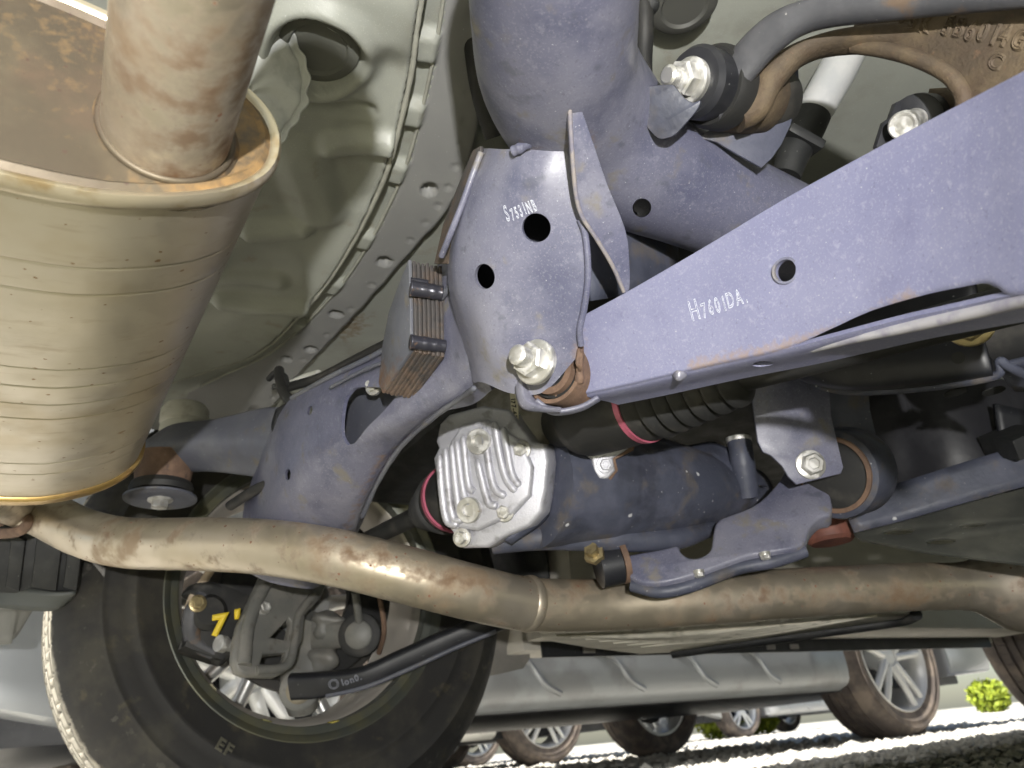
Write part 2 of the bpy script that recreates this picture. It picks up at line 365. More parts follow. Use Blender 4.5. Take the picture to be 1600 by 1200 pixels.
muff = mat('stainless_muffler_shell', (.56, .505, .40), .33, .85, [
    dict(c=(.62, .57, .49), s=7, lo=.4, hi=.65, d=3, a=.8), dict(c=(.45, .37, .24), s=10, lo=.5, hi=.72, d=5, a=.7),
    dict(c=(.36, .27, .16), s=110, v=(.2, 1, 1), lo=.56, hi=.78, d=6, a=.35, rg=.5),
    dict(c=(.30, .19, .10), s=70, k='spot', r=.30, p=14, soft=.2, rg=.8, a=.8), dict(c=(.28, .18, .09), s=230, k='spot', r=.4, p=12, soft=.15)],
    bump=[(160, .05, .0006), (25, .05, .002)], rvar=.12)
muffcap = mat('rusty_muffler_cap', (.105, .084, .060), .45, .45, [
    dict(c=(.20, .165, .11), s=14, lo=.45, hi=.7, d=5, a=.7), dict(c=(.12, .082, .055), s=22, lo=.5, hi=.7, d=6, a=.8, me=.2),
    dict(c=(.26, .14, .06), s=150, k='spot', r=.36, p=8, soft=.2, rg=.8, me=0, a=.7), dict(c=(.08, .05, .035), s=300, k='spot', r=.42, p=9, soft=.1, me=0)],
    bump=[(220, .12, .0006)], rvar=.15, stain=dict(c=(.29, .18, .075), s=140))
pipem = mat('stained_stainless_pipe', (.50, .435, .335), .34, .75, [
    dict(c=(.58, .52, .44), s=9, lo=.4, hi=.65, d=3, a=.8), dict(c=(.27, .185, .115), s=22, lo=.50, hi=.70, d=6, a=.75, rg=.6, me=.3),
    dict(c=(.15, .085, .05), s=34, lo=.54, hi=.72, d=6, a=.7, rg=.7, me=.1), dict(c=(.22, .10, .06), s=220, k='spot', r=.4, p=9, soft=.15, me=0, rg=.8)],
    bump=[(120, .06, .0006)], rvar=.12, stain=dict(c=(.15, .082, .04), s=80))
rustst = mat('rusty_steel', (.14, .088, .062), .8, .1, [dict(c=(.20, .125, .085), s=60, lo=.4, hi=.65, d=6), dict(c=(.07, .05, .045), s=90, lo=.55, hi=.75, d=6, a=.8), dict(c=(.30, .27, .24), s=400, lo=.62, hi=.75, a=.5)], bump=[(500, .4, .0006)])
lamst = mat('rust_flecked_laminated_steel', (.070, .064, .064), .6, .2, [dict(c=(.105, .078, .062), s=70, lo=.42, hi=.66, d=6), dict(c=(.045, .042, .045), s=120, lo=.5, hi=.72, d=5, a=.7)], bump=[(600, .4, .0006)], stain=dict(c=(.165, .115, .088), s=180))
castir = mat('rusty_cast_iron', (.080, .060, .042), .75, .15, [dict(c=(.135, .10, .062), s=30, lo=.42, hi=.66, d=6), dict(c=(.075, .05, .034), s=55, lo=.5, hi=.7, d=6, a=.8), dict(c=(.15, .095, .06), s=200, lo=.6, hi=.72, d=4, a=.7)], bump=[(420, .55, .0008), (1200, .3, .0004)])
castgrey = mat('worn_black_cast_iron', (.065, .066, .075), .55, .1, [dict(c=(.10, .10, .11), s=25, lo=.4, hi=.66, d=6), dict(c=(.15, .10, .065), s=45, lo=.56, hi=.70, d=6, a=.8), dict(c=(.33, .32, .31), s=420, k='spot', r=.36, p=16, soft=.2)], bump=[(420, .3, .0006)])
alu = mat('cast_aluminium', (.50, .50, .55), .45, .45, [dict(c=(.60, .60, .65), s=20, lo=.4, hi=.65, a=.8), dict(c=(.22, .21, .22), s=60, lo=.52, hi=.72, d=6, a=.7), dict(c=(.72, .72, .74), s=300, lo=.6, hi=.72, a=.5)], bump=[(700, .5, .0006)], rvar=.1)
zinc = mat('zinc_plated_steel', (.58, .57, .54), .36, .75, [dict(c=(.72, .71, .70), s=120, lo=.45, hi=.65, a=.8, rg=.6, me=.3), dict(c=(.33, .25, .15), s=170, lo=.62, hi=.75, a=.7, me=.2)], bump=[(500, .15, .0004)])
brass = mat('yellow_passivated_steel', (.38, .31, .17), .35, .7, [dict(c=(.20, .15, .08), s=110, lo=.5, hi=.7, a=.8)], bump=[(400, .15, .0004)])
galv = mat('galvanised_sheet', (.50, .515, .50), .5, .05, [dict(c=(.48, .49, .48), s=120, lo=.45, hi=.65, d=5, a=.8), dict(c=(.28, .295, .295), s=40, lo=.5, hi=.7, a=.6)], bump=[(260, .35, .0006)], rvar=.1)
weldm = mat('weld_metal_paint', (.22, .22, .27), .35, .3, [dict(c=(.30, .27, .22), s=120, lo=.5, hi=.7)], bump=[(500, .2, .0005)])
weldd = mat('dark_weld_metal', (.05, .05, .065), .28, .4, [dict(c=(.20, .13, .09), s=140, lo=.58, hi=.72)], bump=[(500, .2, .0005)])
pink = mat('pink_clamp_paint', (.52, .13, .20), .4, .2, [dict(c=(.40, .10, .15), s=60)])
ink = mat('white_marker_ink', (.66, .68, .75), .7, 0, [dict(c=(.26, .265, .36), s=520, lo=.48, hi=.66, d=3, a=.85)])
yellow = mat('yellow_marker_paint', (.75, .55, .03), .6)
paper = mat('cream_label', (.62, .58, .44), .7)
black = mat('black_ink_and_holes', (.01, .01, .01), .7)
redm = mat('red_crayon', (.62, .10, .11), .6)
tyrem = mat('tyre_rubber', (.022, .021, .020), .75, 0, [dict(c=(.05, .046, .036), s=14, lo=.42, hi=.66, d=6, a=.8), dict(c=(.085, .072, .045), s=30, lo=.58, hi=.72, d=6, a=.6)], bump=[(300, .2, .0006)], stain=dict(c=(.36, .335, .28), s=60))
tyred = mat('dusty_tyre_rubber', (.13, .11, .10), .85, 0, [dict(c=(.26, .215, .18), s=12, lo=.4, hi=.66, d=5)], bump=[(200, .2, .001)])
rimdark = mat('dark_rim_barrel', (.12, .128, .112), .36, .4, [dict(c=(.18, .172, .105), s=14, lo=.42, hi=.66, a=.8)], bump=[(200, .06, .0006)])
rimsil = mat('silver_rim', (.62, .62, .60), .35, .6, [dict(c=(.34, .28, .22), s=30, lo=.5, hi=.7, a=.6)])
rimwht = mat('bright_alloy', (.82, .83, .82), .35, .15)
greybk = mat('grey_suspension_casting', (.16, .16, .15), .5, .1, [dict(c=(.22, .21, .19), s=22, lo=.42, hi=.66, a=.8), dict(c=(.10, .09, .075), s=60, lo=.56, hi=.72, d=6, a=.7)], bump=[(320, .3, .0006)])
greyflap = mat('grey_plastic', (.23, .22, .20), .6, 0, [dict(c=(.29, .27, .24), s=16, lo=.42, hi=.66)], bump=[(300, .1, .0005)])
shield = mat('dirty_underfloor_shield', (.60, .57, .48), .6, .2, [dict(c=(.70, .66, .56), s=10, v=(1, 3, 1), lo=.42, hi=.66), dict(c=(.33, .31, .25), s=18, v=(1, 4, 1), lo=.55, hi=.7, a=.8)], bump=[(60, .3, .002)])
whiterub = mat('white_rubber_cup', (.55, .55, .50), .6, 0, [dict(c=(.40, .39, .34), s=40, lo=.5, hi=.7)])

# ================================================================== the setting: ground
grav = mat('pale_gravel', (.58, .56, .51), .9, 0, [dict(c=(.64, .62, .57), s=90, lo=.4, hi=.62), dict(c=(.34, .33, .29), s=40, lo=.55, hi=.72, a=.8), dict(c=(.24, .25, .18), s=1.6, lo=.52, hi=.66, a=.5)], bump=[(70, .9, .012)])
stonem = mat('gravel_stone', (.60, .58, .53), .9, 0, [dict(c=(.70, .68, .63), s=30, lo=.42, hi=.6), dict(c=(.40, .385, .35), s=22, lo=.52, hi=.66)], bump=[(300, .3, .001)])
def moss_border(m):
    # mossy grit, its dark colour spread under our whole car to cut bounce light; pale gravel lies beyond its edge
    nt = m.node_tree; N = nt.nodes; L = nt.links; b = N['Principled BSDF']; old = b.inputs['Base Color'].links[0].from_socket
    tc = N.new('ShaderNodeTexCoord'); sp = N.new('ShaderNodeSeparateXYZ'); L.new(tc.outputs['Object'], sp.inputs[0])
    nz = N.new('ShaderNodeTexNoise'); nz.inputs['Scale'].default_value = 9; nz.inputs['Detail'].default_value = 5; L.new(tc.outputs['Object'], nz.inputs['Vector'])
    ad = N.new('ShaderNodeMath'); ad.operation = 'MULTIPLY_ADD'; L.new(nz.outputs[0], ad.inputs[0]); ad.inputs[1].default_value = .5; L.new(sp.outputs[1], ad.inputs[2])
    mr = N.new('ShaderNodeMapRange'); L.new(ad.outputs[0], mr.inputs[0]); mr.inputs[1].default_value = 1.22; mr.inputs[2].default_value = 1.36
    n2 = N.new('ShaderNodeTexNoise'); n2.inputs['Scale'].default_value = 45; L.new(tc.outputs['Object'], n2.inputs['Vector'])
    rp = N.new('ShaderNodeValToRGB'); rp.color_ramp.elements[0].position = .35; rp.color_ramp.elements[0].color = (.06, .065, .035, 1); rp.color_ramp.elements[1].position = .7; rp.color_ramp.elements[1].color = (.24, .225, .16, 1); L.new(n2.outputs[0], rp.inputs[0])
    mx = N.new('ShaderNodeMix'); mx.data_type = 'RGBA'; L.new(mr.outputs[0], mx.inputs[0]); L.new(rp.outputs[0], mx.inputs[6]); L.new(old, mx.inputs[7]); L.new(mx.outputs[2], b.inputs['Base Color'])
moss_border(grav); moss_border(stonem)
bm = bmesh.new()
bmesh.ops.create_grid(bm, x_segments=2, y_segments=2, size=120); me = bpy.data.meshes.new('ground'); bm.to_mesh(me); bm.free()
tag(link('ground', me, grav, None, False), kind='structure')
ico = bmesh.new(); bmesh.ops.create_icosphere(ico, subdivisions=1, radius=1); ico.verts.ensure_lookup_table()
iv = np.array([v.co for v in ico.verts]); iff = np.array([[v.index for v in f.verts] for f in ico.faces]); ico.free()
n1, n2 = 12000, 12000
px = np.concatenate([rng.uniform(.6, 4.2, n1), rng.uniform(-1.5, 9, n2)]); py = np.concatenate([rng.uniform(.7, 2.4, n1), rng.uniform(1.8, 9, n2)])
sz = np.concatenate([rng.uniform(.006, .017, n1), rng.uniform(.010, .026, n2)]); n = n1+n2
V = iv[None]*(1+.5*(rng.random((n, len(iv), 1))-.5))*(sz[:, None, None]*np.array([1, 1, .7]))*(1+.6*(rng.random((n, 1, 3))-.5))
V += np.stack([px, py, sz*.25], 1)[:, None]
Fs = (iff[None]+(np.arange(n)*len(iv))[:, None, None]).reshape(-1, 3)
me = bpy.data.meshes.new('gravel'); me.from_pydata(V.reshape(-1, 3).tolist(), [], Fs.tolist()); me.update()
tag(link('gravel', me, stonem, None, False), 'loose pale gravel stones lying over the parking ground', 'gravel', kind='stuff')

# ================================================================== our car: underbody sheet metal
body = thing('car', 'car seen from below, grey green floor pan overhead, wheels and sills', 'car', (1.3, .5, 0))
Z0 = .572
rib_in = cr([AZ(*p, Z0)[:2] for p in [(668, -160), (662, -60), (650, 20), (640, 100), (612, 220), (588, 285), (545, 370), (490, 450), (410, 530), (330, 560), (240, 590)]], 10)
rib_out = cr([AZ(*p, Z0)[:2] for p in [(705, -160), (700, -60), (690, 20), (676, 100), (650, 210), (622, 292), (572, 390), (515, 468), (430, 548), (345, 590), (240, 640)]], 10)
edge = cr([AZ(*p, Z0)[:2] for p in [(770, -160), (760, 0), (752, 150), (735, 250), (700, 330), (640, 400), (560, 490), (470, 585), (410, 650), (300, 700)]], 10)
def sdist(X, Y, path):
    best = np.full(X.shape, 9.); sg = np.ones(X.shape); arc = np.zeros(X.shape); s = 0
    for p, q in zip(path[:-1], path[1:]):
        d = q-p; l2 = d @ d; t = np.clip(((X-p[0])*d[0]+(Y-p[1])*d[1])/l2, 0, 1)
        ex = X-p[0]-t*d[0]; ey = Y-p[1]-t*d[1]; dd = np.hypot(ex, ey); c = d[0]*ey-d[1]*ex
        k = dd < best; best = np.where(k, dd, best); sg = np.where(k, np.sign(c), sg); arc = np.where(k, s+t*math.sqrt(l2), arc); s += math.sqrt(l2)
    return best*sg, arc
def sst(x, a, b): t = np.clip((x-a)/(b-a), 0, 1); return t*t*(3-2*t)
gx = np.concatenate([np.linspace(-.33, -.16, 8)[:-1], np.arange(-.16, .36, .0026), np.linspace(.36, .85, 60)[1:], np.linspace(.85, 3.3, 20)[1:]])
gy = np.concatenate([np.linspace(-.28, .16, 30)[:-1], np.arange(.16, .98, .0030), np.linspace(.98, 1.12, 10)[1:]])
X, Y = np.meshgrid(gx, gy, indexing='ij')
di, ai = sdist(X, Y, rib_in); do, ao = sdist(X, Y, rib_out); de, _ = sdist(X, Y, edge)
# sign: left of the path direction (towards the well) positive
well = sst(di, -.001, .003)
flange = sst(-do, -.001, .004)
chan = (1-well)*(1-flange)
bars = np.zeros_like(X)
for px in [(655, 75), (632, 175), (605, 270), (553, 370), (500, 440), (440, 505), (690, -60)]:
    p = AZ(*px, Z0)[:2]; k = np.argmin([np.hypot(*(q-p)) for q in rib_in]); a0 = sum(np.hypot(*(rib_in[i+1]-rib_in[i])) for i in range(k))
    bars = np.maximum(bars, sst(-np.abs(ai-a0), -.016, -.009))
Z = Z0 - .020*well + .005*chan*(1-bars) - .004*chan*bars + .003*flange
Z -= .006*well*sst(di, .02, .12)
def cap_px(a, b, r):
    p, q = AZ(*a, Z0-.02)[:2], AZ(*b, Z0-.02)[:2]; d = q-p; t = np.clip(((X-p[0])*d[0]+(Y-p[1])*d[1])/(d @ d), 0, 1)
    return np.hypot(X-p[0]-t*d[0], Y-p[1]-t*d[1])/r
def bump_(a, b, r, h):
    global Z
    k = cap_px(a, b, r); Z = Z - h*(1-sst(k, .25, 1.))*(.3+.7*well)
bump_((520, 222), (606, 226), .016, .012); bump_((395, 352), (470, 352), .017, .012); bump_((440, 150), (575, 180), .009, -.009)
bump_((470, 240), (500, 330), .028, .010); bump_((350, 470), (470, 478), .017, .012); bump_((560, 20), (600, 30), .045, .006)
bump_((400, 420), (300, 480), .05, -.006); bump_((590, 110), (560, 300), .03, -.004); bump_((300, 430), (430, 440), .018, .006)
Z += .016*sst(-de, .0, .004)                        # the step beyond the flange edge
holes = [(670, 295, .0075), (600, 408, .0075), (525, 490, .007), (485, 545, .007), (447, 560, .007), (392, 645, .006), (1115, 40, .004)]
for hx, hy, r in holes:
    p = AZ(hx, hy, Z0+.004)[:2]; k = np.hypot(X-p[0], Y-p[1])/r; Z += .012*(1-sst(k, .86, 1.02))
for q in range(8, len(edge)-8, 4):                    # spot welds along the flange
    p = edge[q]+nrm(np.array([edge[q+1][1]-edge[q][1], -(edge[q+1][0]-edge[q][0])]))*-.010; k = np.hypot(X-p[0], Y-p[1])/.0042; Z += .0016*(1-sst(k, .5, 1.02))
pc = AZ(497, 82, Z0-.024)[:2]; k = np.hypot(X-pc[0], Y-pc[1])
Z -= .010*np.exp(-((k-.036)/.007)**2); Z += .006*(1-sst(k, .029, .033))
# right-hand floor, a little higher
Z += .02*sst(X, .26, .33)*sst(-Y, -.42, -.38)
nx, ny = X.shape
Vf = np.stack([X, Y, Z], -1).reshape(-1, 3)
ii, jj = np.meshgrid(np.arange(nx-1), np.arange(ny-1), indexing='ij'); q = (ii*ny+jj).ravel()
Fq = np.stack([q, q+ny, q+ny+1, q+1], 1)
me = bpy.data.meshes.new('floor_pan'); me.from_pydata(Vf.tolist(), [], Fq.tolist()); me.update()
fo_ = link('floor_pan', me, floorm, body, True, 180)
me.materials.append(floorfl)
fl = ((flange > .5) & (de > 0.0)).reshape(-1)[Fq[:, 0]]
me.polygons.foreach_set('material_index', fl.astype(np.int32))
rp = AZ(548, 532, Z0)
stain_attr(fo_, lambda co: np.clip(1.1-np.linalg.norm((co-rp)*np.array([1, .55, 1]), axis=1)/.03, 0, 1))
seal = mat('seam_sealer', (.36, .36, .31), .5, 0, [dict(c=(.30, .30, .26), s=40)], bump=[(300, .3, .0008)])
def zat(x, y):
    return float(Z[np.argmin(abs(gx-x)), np.argmin(abs(gy-y))])
for pth, r in ((rib_in, .0022), (rib_out, .0016)):
    Q = [np.array([q[0], q[1], 0]) for q in pth if -.15 < q[0] < .34 and .2 < q[1] < .95]
    for q in Q: q[2] = Z0-(.0165 if pth is rib_in else -.0015)
    tube('seam_sealer', Q, [r*(.9+.2*rng.random()) for _ in Q], seal, body, 10, 2, angle=180)
# round plugs in the floor
pz = float(Z0-.024)
lathe('plug', [(0, .0285), (-.002, .0285), (-.004, .025), (-.0045, .021), (-.002, .019), (-.002, 0)], (pc[0], pc[1], pz+.006), (0, 0, 1), mat('grey_plug', (.115, .118, .105), .6), body, 40)
p2 = AZ(1068, 8, .590)
lathe('plug', [(0, .0265), (-.003, .0265), (-.006, .0235), (-.007, .018), (-.005, .016), (-.005, 0)], (p2[0], p2[1], .594), (0, 0, 1), mat('dark_plug', (.075, .075, .068), .6), body, 40)
p4 = AZ(338, 622, .592)
lathe('plug', [(0, .019), (-.003, .019), (-.005, .016), (-.005, 0)], (p4[0], p4[1], .590), (0, 0, 1), mat('dark_plug2', (.075, .075, .068), .6), body, 32)

# the rest of the car's shell, for its shade; tail shortened so sun reaches the rear tread
carpaint = mat('car_paint', (.30, .31, .31), .3, .2, coat=.5)
cb = body
def arch(cx, cz, r): return [(cx+r*math.cos(t), cz+r*math.sin(t)) for t in np.linspace(math.pi, 0, 15)]
prof = [(-.34, .62), (-.36, 1.0), (-.25, 1.55), (.3, 1.66), (1.7, 1.66), (2.4, 1.2), (3.7, 1.02), (3.95, .75), (3.95, .42), (3.6, .32)]
low = [(2.73, .30), (.85, .30)]
side = prof + list(reversed(arch(3.16, .36, .42)))[0:] + low + list(reversed(arch(.395, .40, .43))) + [(-.1, .55)]
plate('side_panel', [(x, 1.405, z) for x, z in side], (0, 1, 0), .05, carpaint, cb)
plate('side_panel', [(x, -.46, z) for x, z in side], (0, -1, 0), .05, carpaint, cb)
box('cabin', (-.33, -.45, .74), (3.9, 1.36, 1.0), carpaint, cb, .02)
box('roof', (-.1, -.40, 1.0), (2.0, 1.33, 1.62), carpaint, cb, .05)
# wheel arch liners
for cy, s in ((1.13, 1), (-.19, -1)):
    Vv = []; Fc = []
    a_ = np.linspace(-.1, math.pi-.45, 24)
    for t in a_:
        for yy in (0, .24): Vv.append((.395+.44*math.cos(t), cy+s*yy, .40+.40*math.sin(t)))
    for i in range(len(a_)-1): Fc.append((2*i, 2*i+1, 2*i+3, 2*i+2))
    o = mesh('arch_liner', Vv, Fc, blackp, cb); md = o.modifiers.new('s', 'SOLIDIFY'); md.thickness = .006
    o2 = plate('arch_wall', [(.395+.44*math.cos(t), cy, .40+.40*math.sin(t)) for t in np.linspace(.18, math.pi-.3, 18)] + [(.1, cy, .60), (.7, cy, .60)], (0, -s, 0), .006, blackp, cb)
sillm = mat('pale_sill', (.60, .57, .50), .6, 0, [dict(c=(.50, .47, .41), s=12, v=(.2, 1, 1))], bump=[(200, .2, .001)])  # pale cream tone, unlike the car paint on the other sill
box('sill', (.86, 1.28, .276), (2.70, 1.40, .42), sillm, cb, .012)
box('sill_step', (.86, 1.10, .290), (2.70, 1.270, .64), sillm, cb, .012)
box('sill_seam_shade', (.90, 1.272, .262), (2.66, 1.277, .31), blackst, cb, 0)  # pinch seam coloured black for the shadow line along it
for k in range(5): box('seam_clip', (1.0+.09*k+.3*(k > 2), 1.266, .268), (1.03+.09*k+.3*(k > 2), 1.271, .280), greyflap, cb, .001)
box('sill', (.86, -.45, .300), (2.72, -.31, .42), carpaint, cb, .02)

# ================================================================== muffler
mf = thing('exhaust_muffler', 'beige stainless oval muffler with rust stained end cap and tailpipe', 'muffler', (-.05, .5, .31))
def oval(y, cx, cz, hw, hh, n=72, p=2.3, k=1.):
    out = []
    for i in range(n):
        t = 2*math.pi*i/n; c, s = math.cos(t), math.sin(t)
        out.append(np.array([cx+hw*k*math.copysign(abs(c)**(2/p), c), y, cz+hh*k*math.copysign(abs(s)**(2/p), s)+.10*max(0., cx+hw*k*math.copysign(abs(c)**(2/p), c))]))
    return out
YN, YF = .277, .735
def mpar(y):
    t = (y-YN)/(YF-YN); return -.052+.006*t, .366+.016*t, .121, .0535-.001*t
ys = [YN]; groove = [.345, .368, .437, .455, .472, .486, .545, .560]
g_px = [(0, 402), (0, 447), (0, 572), (0, 601), (0, 629), (0, 652), (0, 724), (0, 741)]
gy_ = []
for g in g_px:                       # lines pressed into the belly of the shell
    z = .312
    for _ in range(4):
        p = AZ(*g, z); z = mpar(p[1])[1]-mpar(p[1])[3]
    gy_.append(p[1])
yl = sorted(set([YN+.004, YF-.004] + list(np.linspace(YN+.01, YF-.01, 40)) + [g+d for g in gy_ for d in (-.0022, -.001, 0, .001, .0022)]))
secs = []
for y in yl:
    d = min(abs(y-g) for g in gy_); off = -.0007 if d < .0006 else 0
    cx, cz, hw, hh = mpar(y); secs.append(oval(y, cx, cz, hw+off, hh+off))
def skin(name, secs, mat_, parent, caps=True, angle=50):
    n = len(secs[0]); V = [p for s in secs for p in s]; Fc = []
    for i in range(len(secs)-1):
        for k in range(n): k2 = (k+1) % n; Fc.append((i*n+k, i*n+k2, (i+1)*n+k2, (i+1)*n+k))
    if caps: Fc += [tuple(range(n)), tuple(range((len(secs)-1)*n, len(secs)*n))]
    return mesh(name, V, Fc, mat_, parent, True, angle)
skin('shell', secs, muff, mf)
cx, cz, hw, hh = mpar(YN)
def ovs(y, d): return oval(y, cx, cz, hw+d, hh+d)
# near end cap: bead, recessed dish
TP = np.array([.024, .283, .362])
cap = skin('end_cap', [ovs(.2775, -.003), ovs(.2755, -.006), ovs(.279, -.010), ovs(.283, -.014), ovs(.2835, -.022)] + [oval(.2835+.004*math.sin(3*k), cx+.0*k, cz, (hw-.022)*k, (hh-.022)*k) for k in (.93, .85, .76, .66, .56, .46, .36, .26, .16, .06)], muffcap, mf, True)
stain_attr(cap, lambda co: np.clip(1.15-np.linalg.norm(co-TP, axis=1)/.062, 0, 1)*np.clip((co[:, 0]-.0)/.035, 0, 1))
skin('seam_bead', [ovs(.2845, .0003), ovs(.2838, .0018), ovs(.2808, .0026), ovs(.2772, .0022), ovs(.2752, .0006), ovs(.2755, -.0016), ovs(.2775, -.0034)], mat('bead_steel', (.50, .44, .33), .3, .7, [dict(c=(.36, .27, .15), s=40, lo=.5, hi=.7)]), mf, False)
cx, cz, hw, hh = mpar(YF)
skin('seam_bead', [ovs(.726, .0005), ovs(.728, .0035), ovs(.736, .0042), ovs(.741, .003), ovs(.742, -.004), ovs(.740, -.010)], mat('bead_gold', (.42, .28, .10), .3, .7, [dict(c=(.30, .19, .08), s=40, lo=.5, hi=.7)]), mf, True)
cx, cz, hw, hh = mpar(YN)
# tailpipe: leaves the cap towards the camera side
tpd = nrm(A(302, -20, .262)-A(250, 255, .350))
ta = A(250, 262, .352)
tp = tube('tailpipe', [ta-tpd*-.0+np.array([0, .02, .005]), ta, ta+tpd*.06, ta+tpd*.13, ta+tpd*.22], [.0265, .0265, .0262, .0262, .0262], pipem, mf, 48, 10)
tstain = [A(285, 250, .33), A(288, 180, .31), A(300, 60, .27), A(320, 10, .26)]
stain_attr(tp, lambda co: np.clip(1.0-dseg(co, tstain)/.034, 0, 1)*1.0+np.clip(.9-np.linalg.norm(co-ta, axis=1)/.045, 0, .6))
fr = frames([ta, ta+tpd])[0]
tc0 = ta+tpd*((.2835-ta[1])/tpd[1]); cax = nrm(tpd+np.array([0, -1., 0]))
wb = ringlathe('weld_collar', [(-.012, .0345), (-.001, .0335), (.004, .0320), (.0075, .0290), (.0085, .0266), (-.012, .0258)], tc0, cax, muffcap, tp, 48, 60)
stain_attr(wb, lambda co: np.full(len(co), .35))
fr = frames([tc0, tc0+cax])[0]
Wp = [tc0+cax*.0085+.0272*(fr[1]*math.cos(t)+fr[2]*math.sin(t)) for t in np.linspace(0, 2*math.pi, 25)]
tube('weld', Wp, .0018, muffcap, tp, 10, 3)
Wp = [tc0-cax*.0005+.0345*(fr[1]*math.cos(t)+fr[2]*math.sin(t)) for t in np.linspace(0, 2*math.pi, 25)]
tube('weld', Wp, .0020, muffcap, tp, 10, 3)

# wavy-edged heat shield between muffler and floor
hs = thing('heat_shield', 'crinkled pale aluminium heat shield with scalloped edge beside the muffler', 'heat shield', A(400, 130, .52))
hp = pl3(A(420, 30, .50), A(478, 130, .52), A(330, 200, .50)); base = [(420, 22), (450, 48), (470, 80), (480, 115), (480, 150), (468, 180), (448, 208), (425, 240), (390, 285)]
P = cr([hp.at(*b) for b in base], 10); hc0 = hp.at(385, 150); rows = []
for s_ in (0, .02, .05, .09, .14, .3, .5, .7, .9):
    row = []
    for i, q in enumerate(P):
        wv = math.sin(i*.62)+.5*math.sin(i*.41+2)
        row.append(q+(hc0-q)*s_+nrm(q-hc0)*.0010*wv*(1-s_)**8+hp.n*(.0028*math.exp(-(s_/.03)**2)-.0022*math.exp(-((s_-.08)/.03)**2)+.0008*wv*math.exp(-(s_/.08)**2)+.0007*math.sin(i*.3+9*s_)))
    rows.append(row)
grid('sheet', rows, galv, hs, 3, 1, .0012, angle=180)
# ================================================================== long exhaust pipe
ep = thing('exhaust_pipe', 'long bent stainless exhaust pipe running across below the differential', 'exhaust pipe', A(820, 985, .78))
path = [((-.055, .745, .368)), ((-.05, .80, .366)), A(20, 782, .86), A(70, 803, .88), A(130, 832, .85), A(200, 848, .81), A(320, 850, .765), A(420, 855, .735), A(520, 870, .715), A(630, 897, .715), A(740, 926, .735), A(830, 944, .77), A(950, 945, .80), A(1100, 936, .815), A(1260, 925, .84), A(1420, 917, .865), A(1500, 916, .88)]
pp = tube('pipe', path, .0272, pipem, ep, 40, 8)
stain_attr(pp, lambda co: np.maximum(np.clip(.55-dseg(co, [A(480, 845, .69), A(640, 890, .69), A(760, 915, .71)])/.03, 0, 1), np.clip(.6-dseg(co, [A(1150, 935, .8), A(1480, 925, .85)])/.03, 0, 1)))
j = A(826, 943, .768); jd = nrm(A(870, 947, .785)-A(790, 938, .752))
ringlathe('joint_ring', [(-.006, .0272), (-.004, .0284), (0, .0290), (.003, .0284), (.005, .0272), (0, .026)], j, jd, pipem, ep, 40, 60)
# resonator flare at the right end
rd = nrm(path[-1]-path[-3]+np.array([0, .0, -.004])); re = np.asarray(path[-1])
lathe('resonator', [(-.005, .0273), (.01, .0285), (.025, .032), (.045, .042), (.065, .052), (.09, .056), (.30, .056), (.34, .050)], re, rd, pipem, ep, 40, 60)
blob('weld', A(1545, 955, .89), .006, weldm, ep, (1, 1, .6))
box('crayon_mark', (0, 0, 0), (.022, .004, .0016), redm, ep, .0006, Matrix.Translation(Vector(A(205, 822, .792))) @ m3.to_4x4() @ Matrix.Rotation(.05, 4, 'Z'))
tube('hanger_rod', [A(0, 815, .9), A(25, 805, .87), A(45, 812, .85), A(30, 830, .86), A(-10, 835, .88)], .006, rustst, ep, 12)

# ================================================================== rear subframe
sf = thing('rear_subframe', 'dusty blue black welded steel subframe with bracket plate and crossmember', 'subframe', A(760, 600, .52))
grid_rows = [
    [A(868, 190, .432), A(893, 260, .437), A(910, 350, .446), A(917, 430, .455), A(906, 520, .468), A(900, 560, .474)],
    [A(835, 215, .440), A(838, 280, .440), A(840, 360, .450), A(838, 450, .462), A(832, 530, .474), A(850, 612, .486)],
    [A(800, 232, .450), A(782, 300, .455), A(768, 380, .462), A(766, 460, .470), A(770, 540, .480), A(800, 615, .494)],
    [A(765, 232, .472), A(737, 300, .478), A(716, 380, .486), A(716, 450, .492), A(738, 530, .500), A(756, 598, .508)],
    [A(752, 232, .500), A(722, 310, .510), A(702, 390, .515), A(702, 455, .520), A(722, 530, .525), A(740, 598, .530)]]
bp_ = grid('bracket_plate', grid_rows, lav, sf, 8, 8, .0032)
bb0 = bvh(bp_)
bpl = pl3(A(840, 280, .440), A(836, 520, .472), A(770, 430, .468))
cut(bp_, [cutter_cyl(bpl.at(838, 356), bpl.n, .0088), cutter_cyl(bpl.at(757, 432), bpl.n*.8+np.array([-.25, 0, 0]), .0080)])
stain_attr(bp_, lambda co: np.clip(.45-dseg(co, [A(905, 545, .47), A(900, 560, .474)])/.02, 0, 1))
bead('weld', [A(800, 237, .444), A(822, 227, .439), A(846, 212, .434), A(870, 194, .430), A(886, 180, .428)], .0030, lav, sf)
tube('weld', [A(752, 238, .478), A(738, 275, .480), A(722, 320, .484), A(704, 365, .490), A(690, 400, .505)], .0022, lav, sf, 10)
pplate('seam_flange', [(750, 228), (738, 235), (715, 290), (692, 350), (678, 412), (700, 412), (712, 360), (735, 300), (752, 262)], pl3(A(745, 232, .488), A(690, 400, .520), A(710, 400, .505)), .003, lamst, sf)
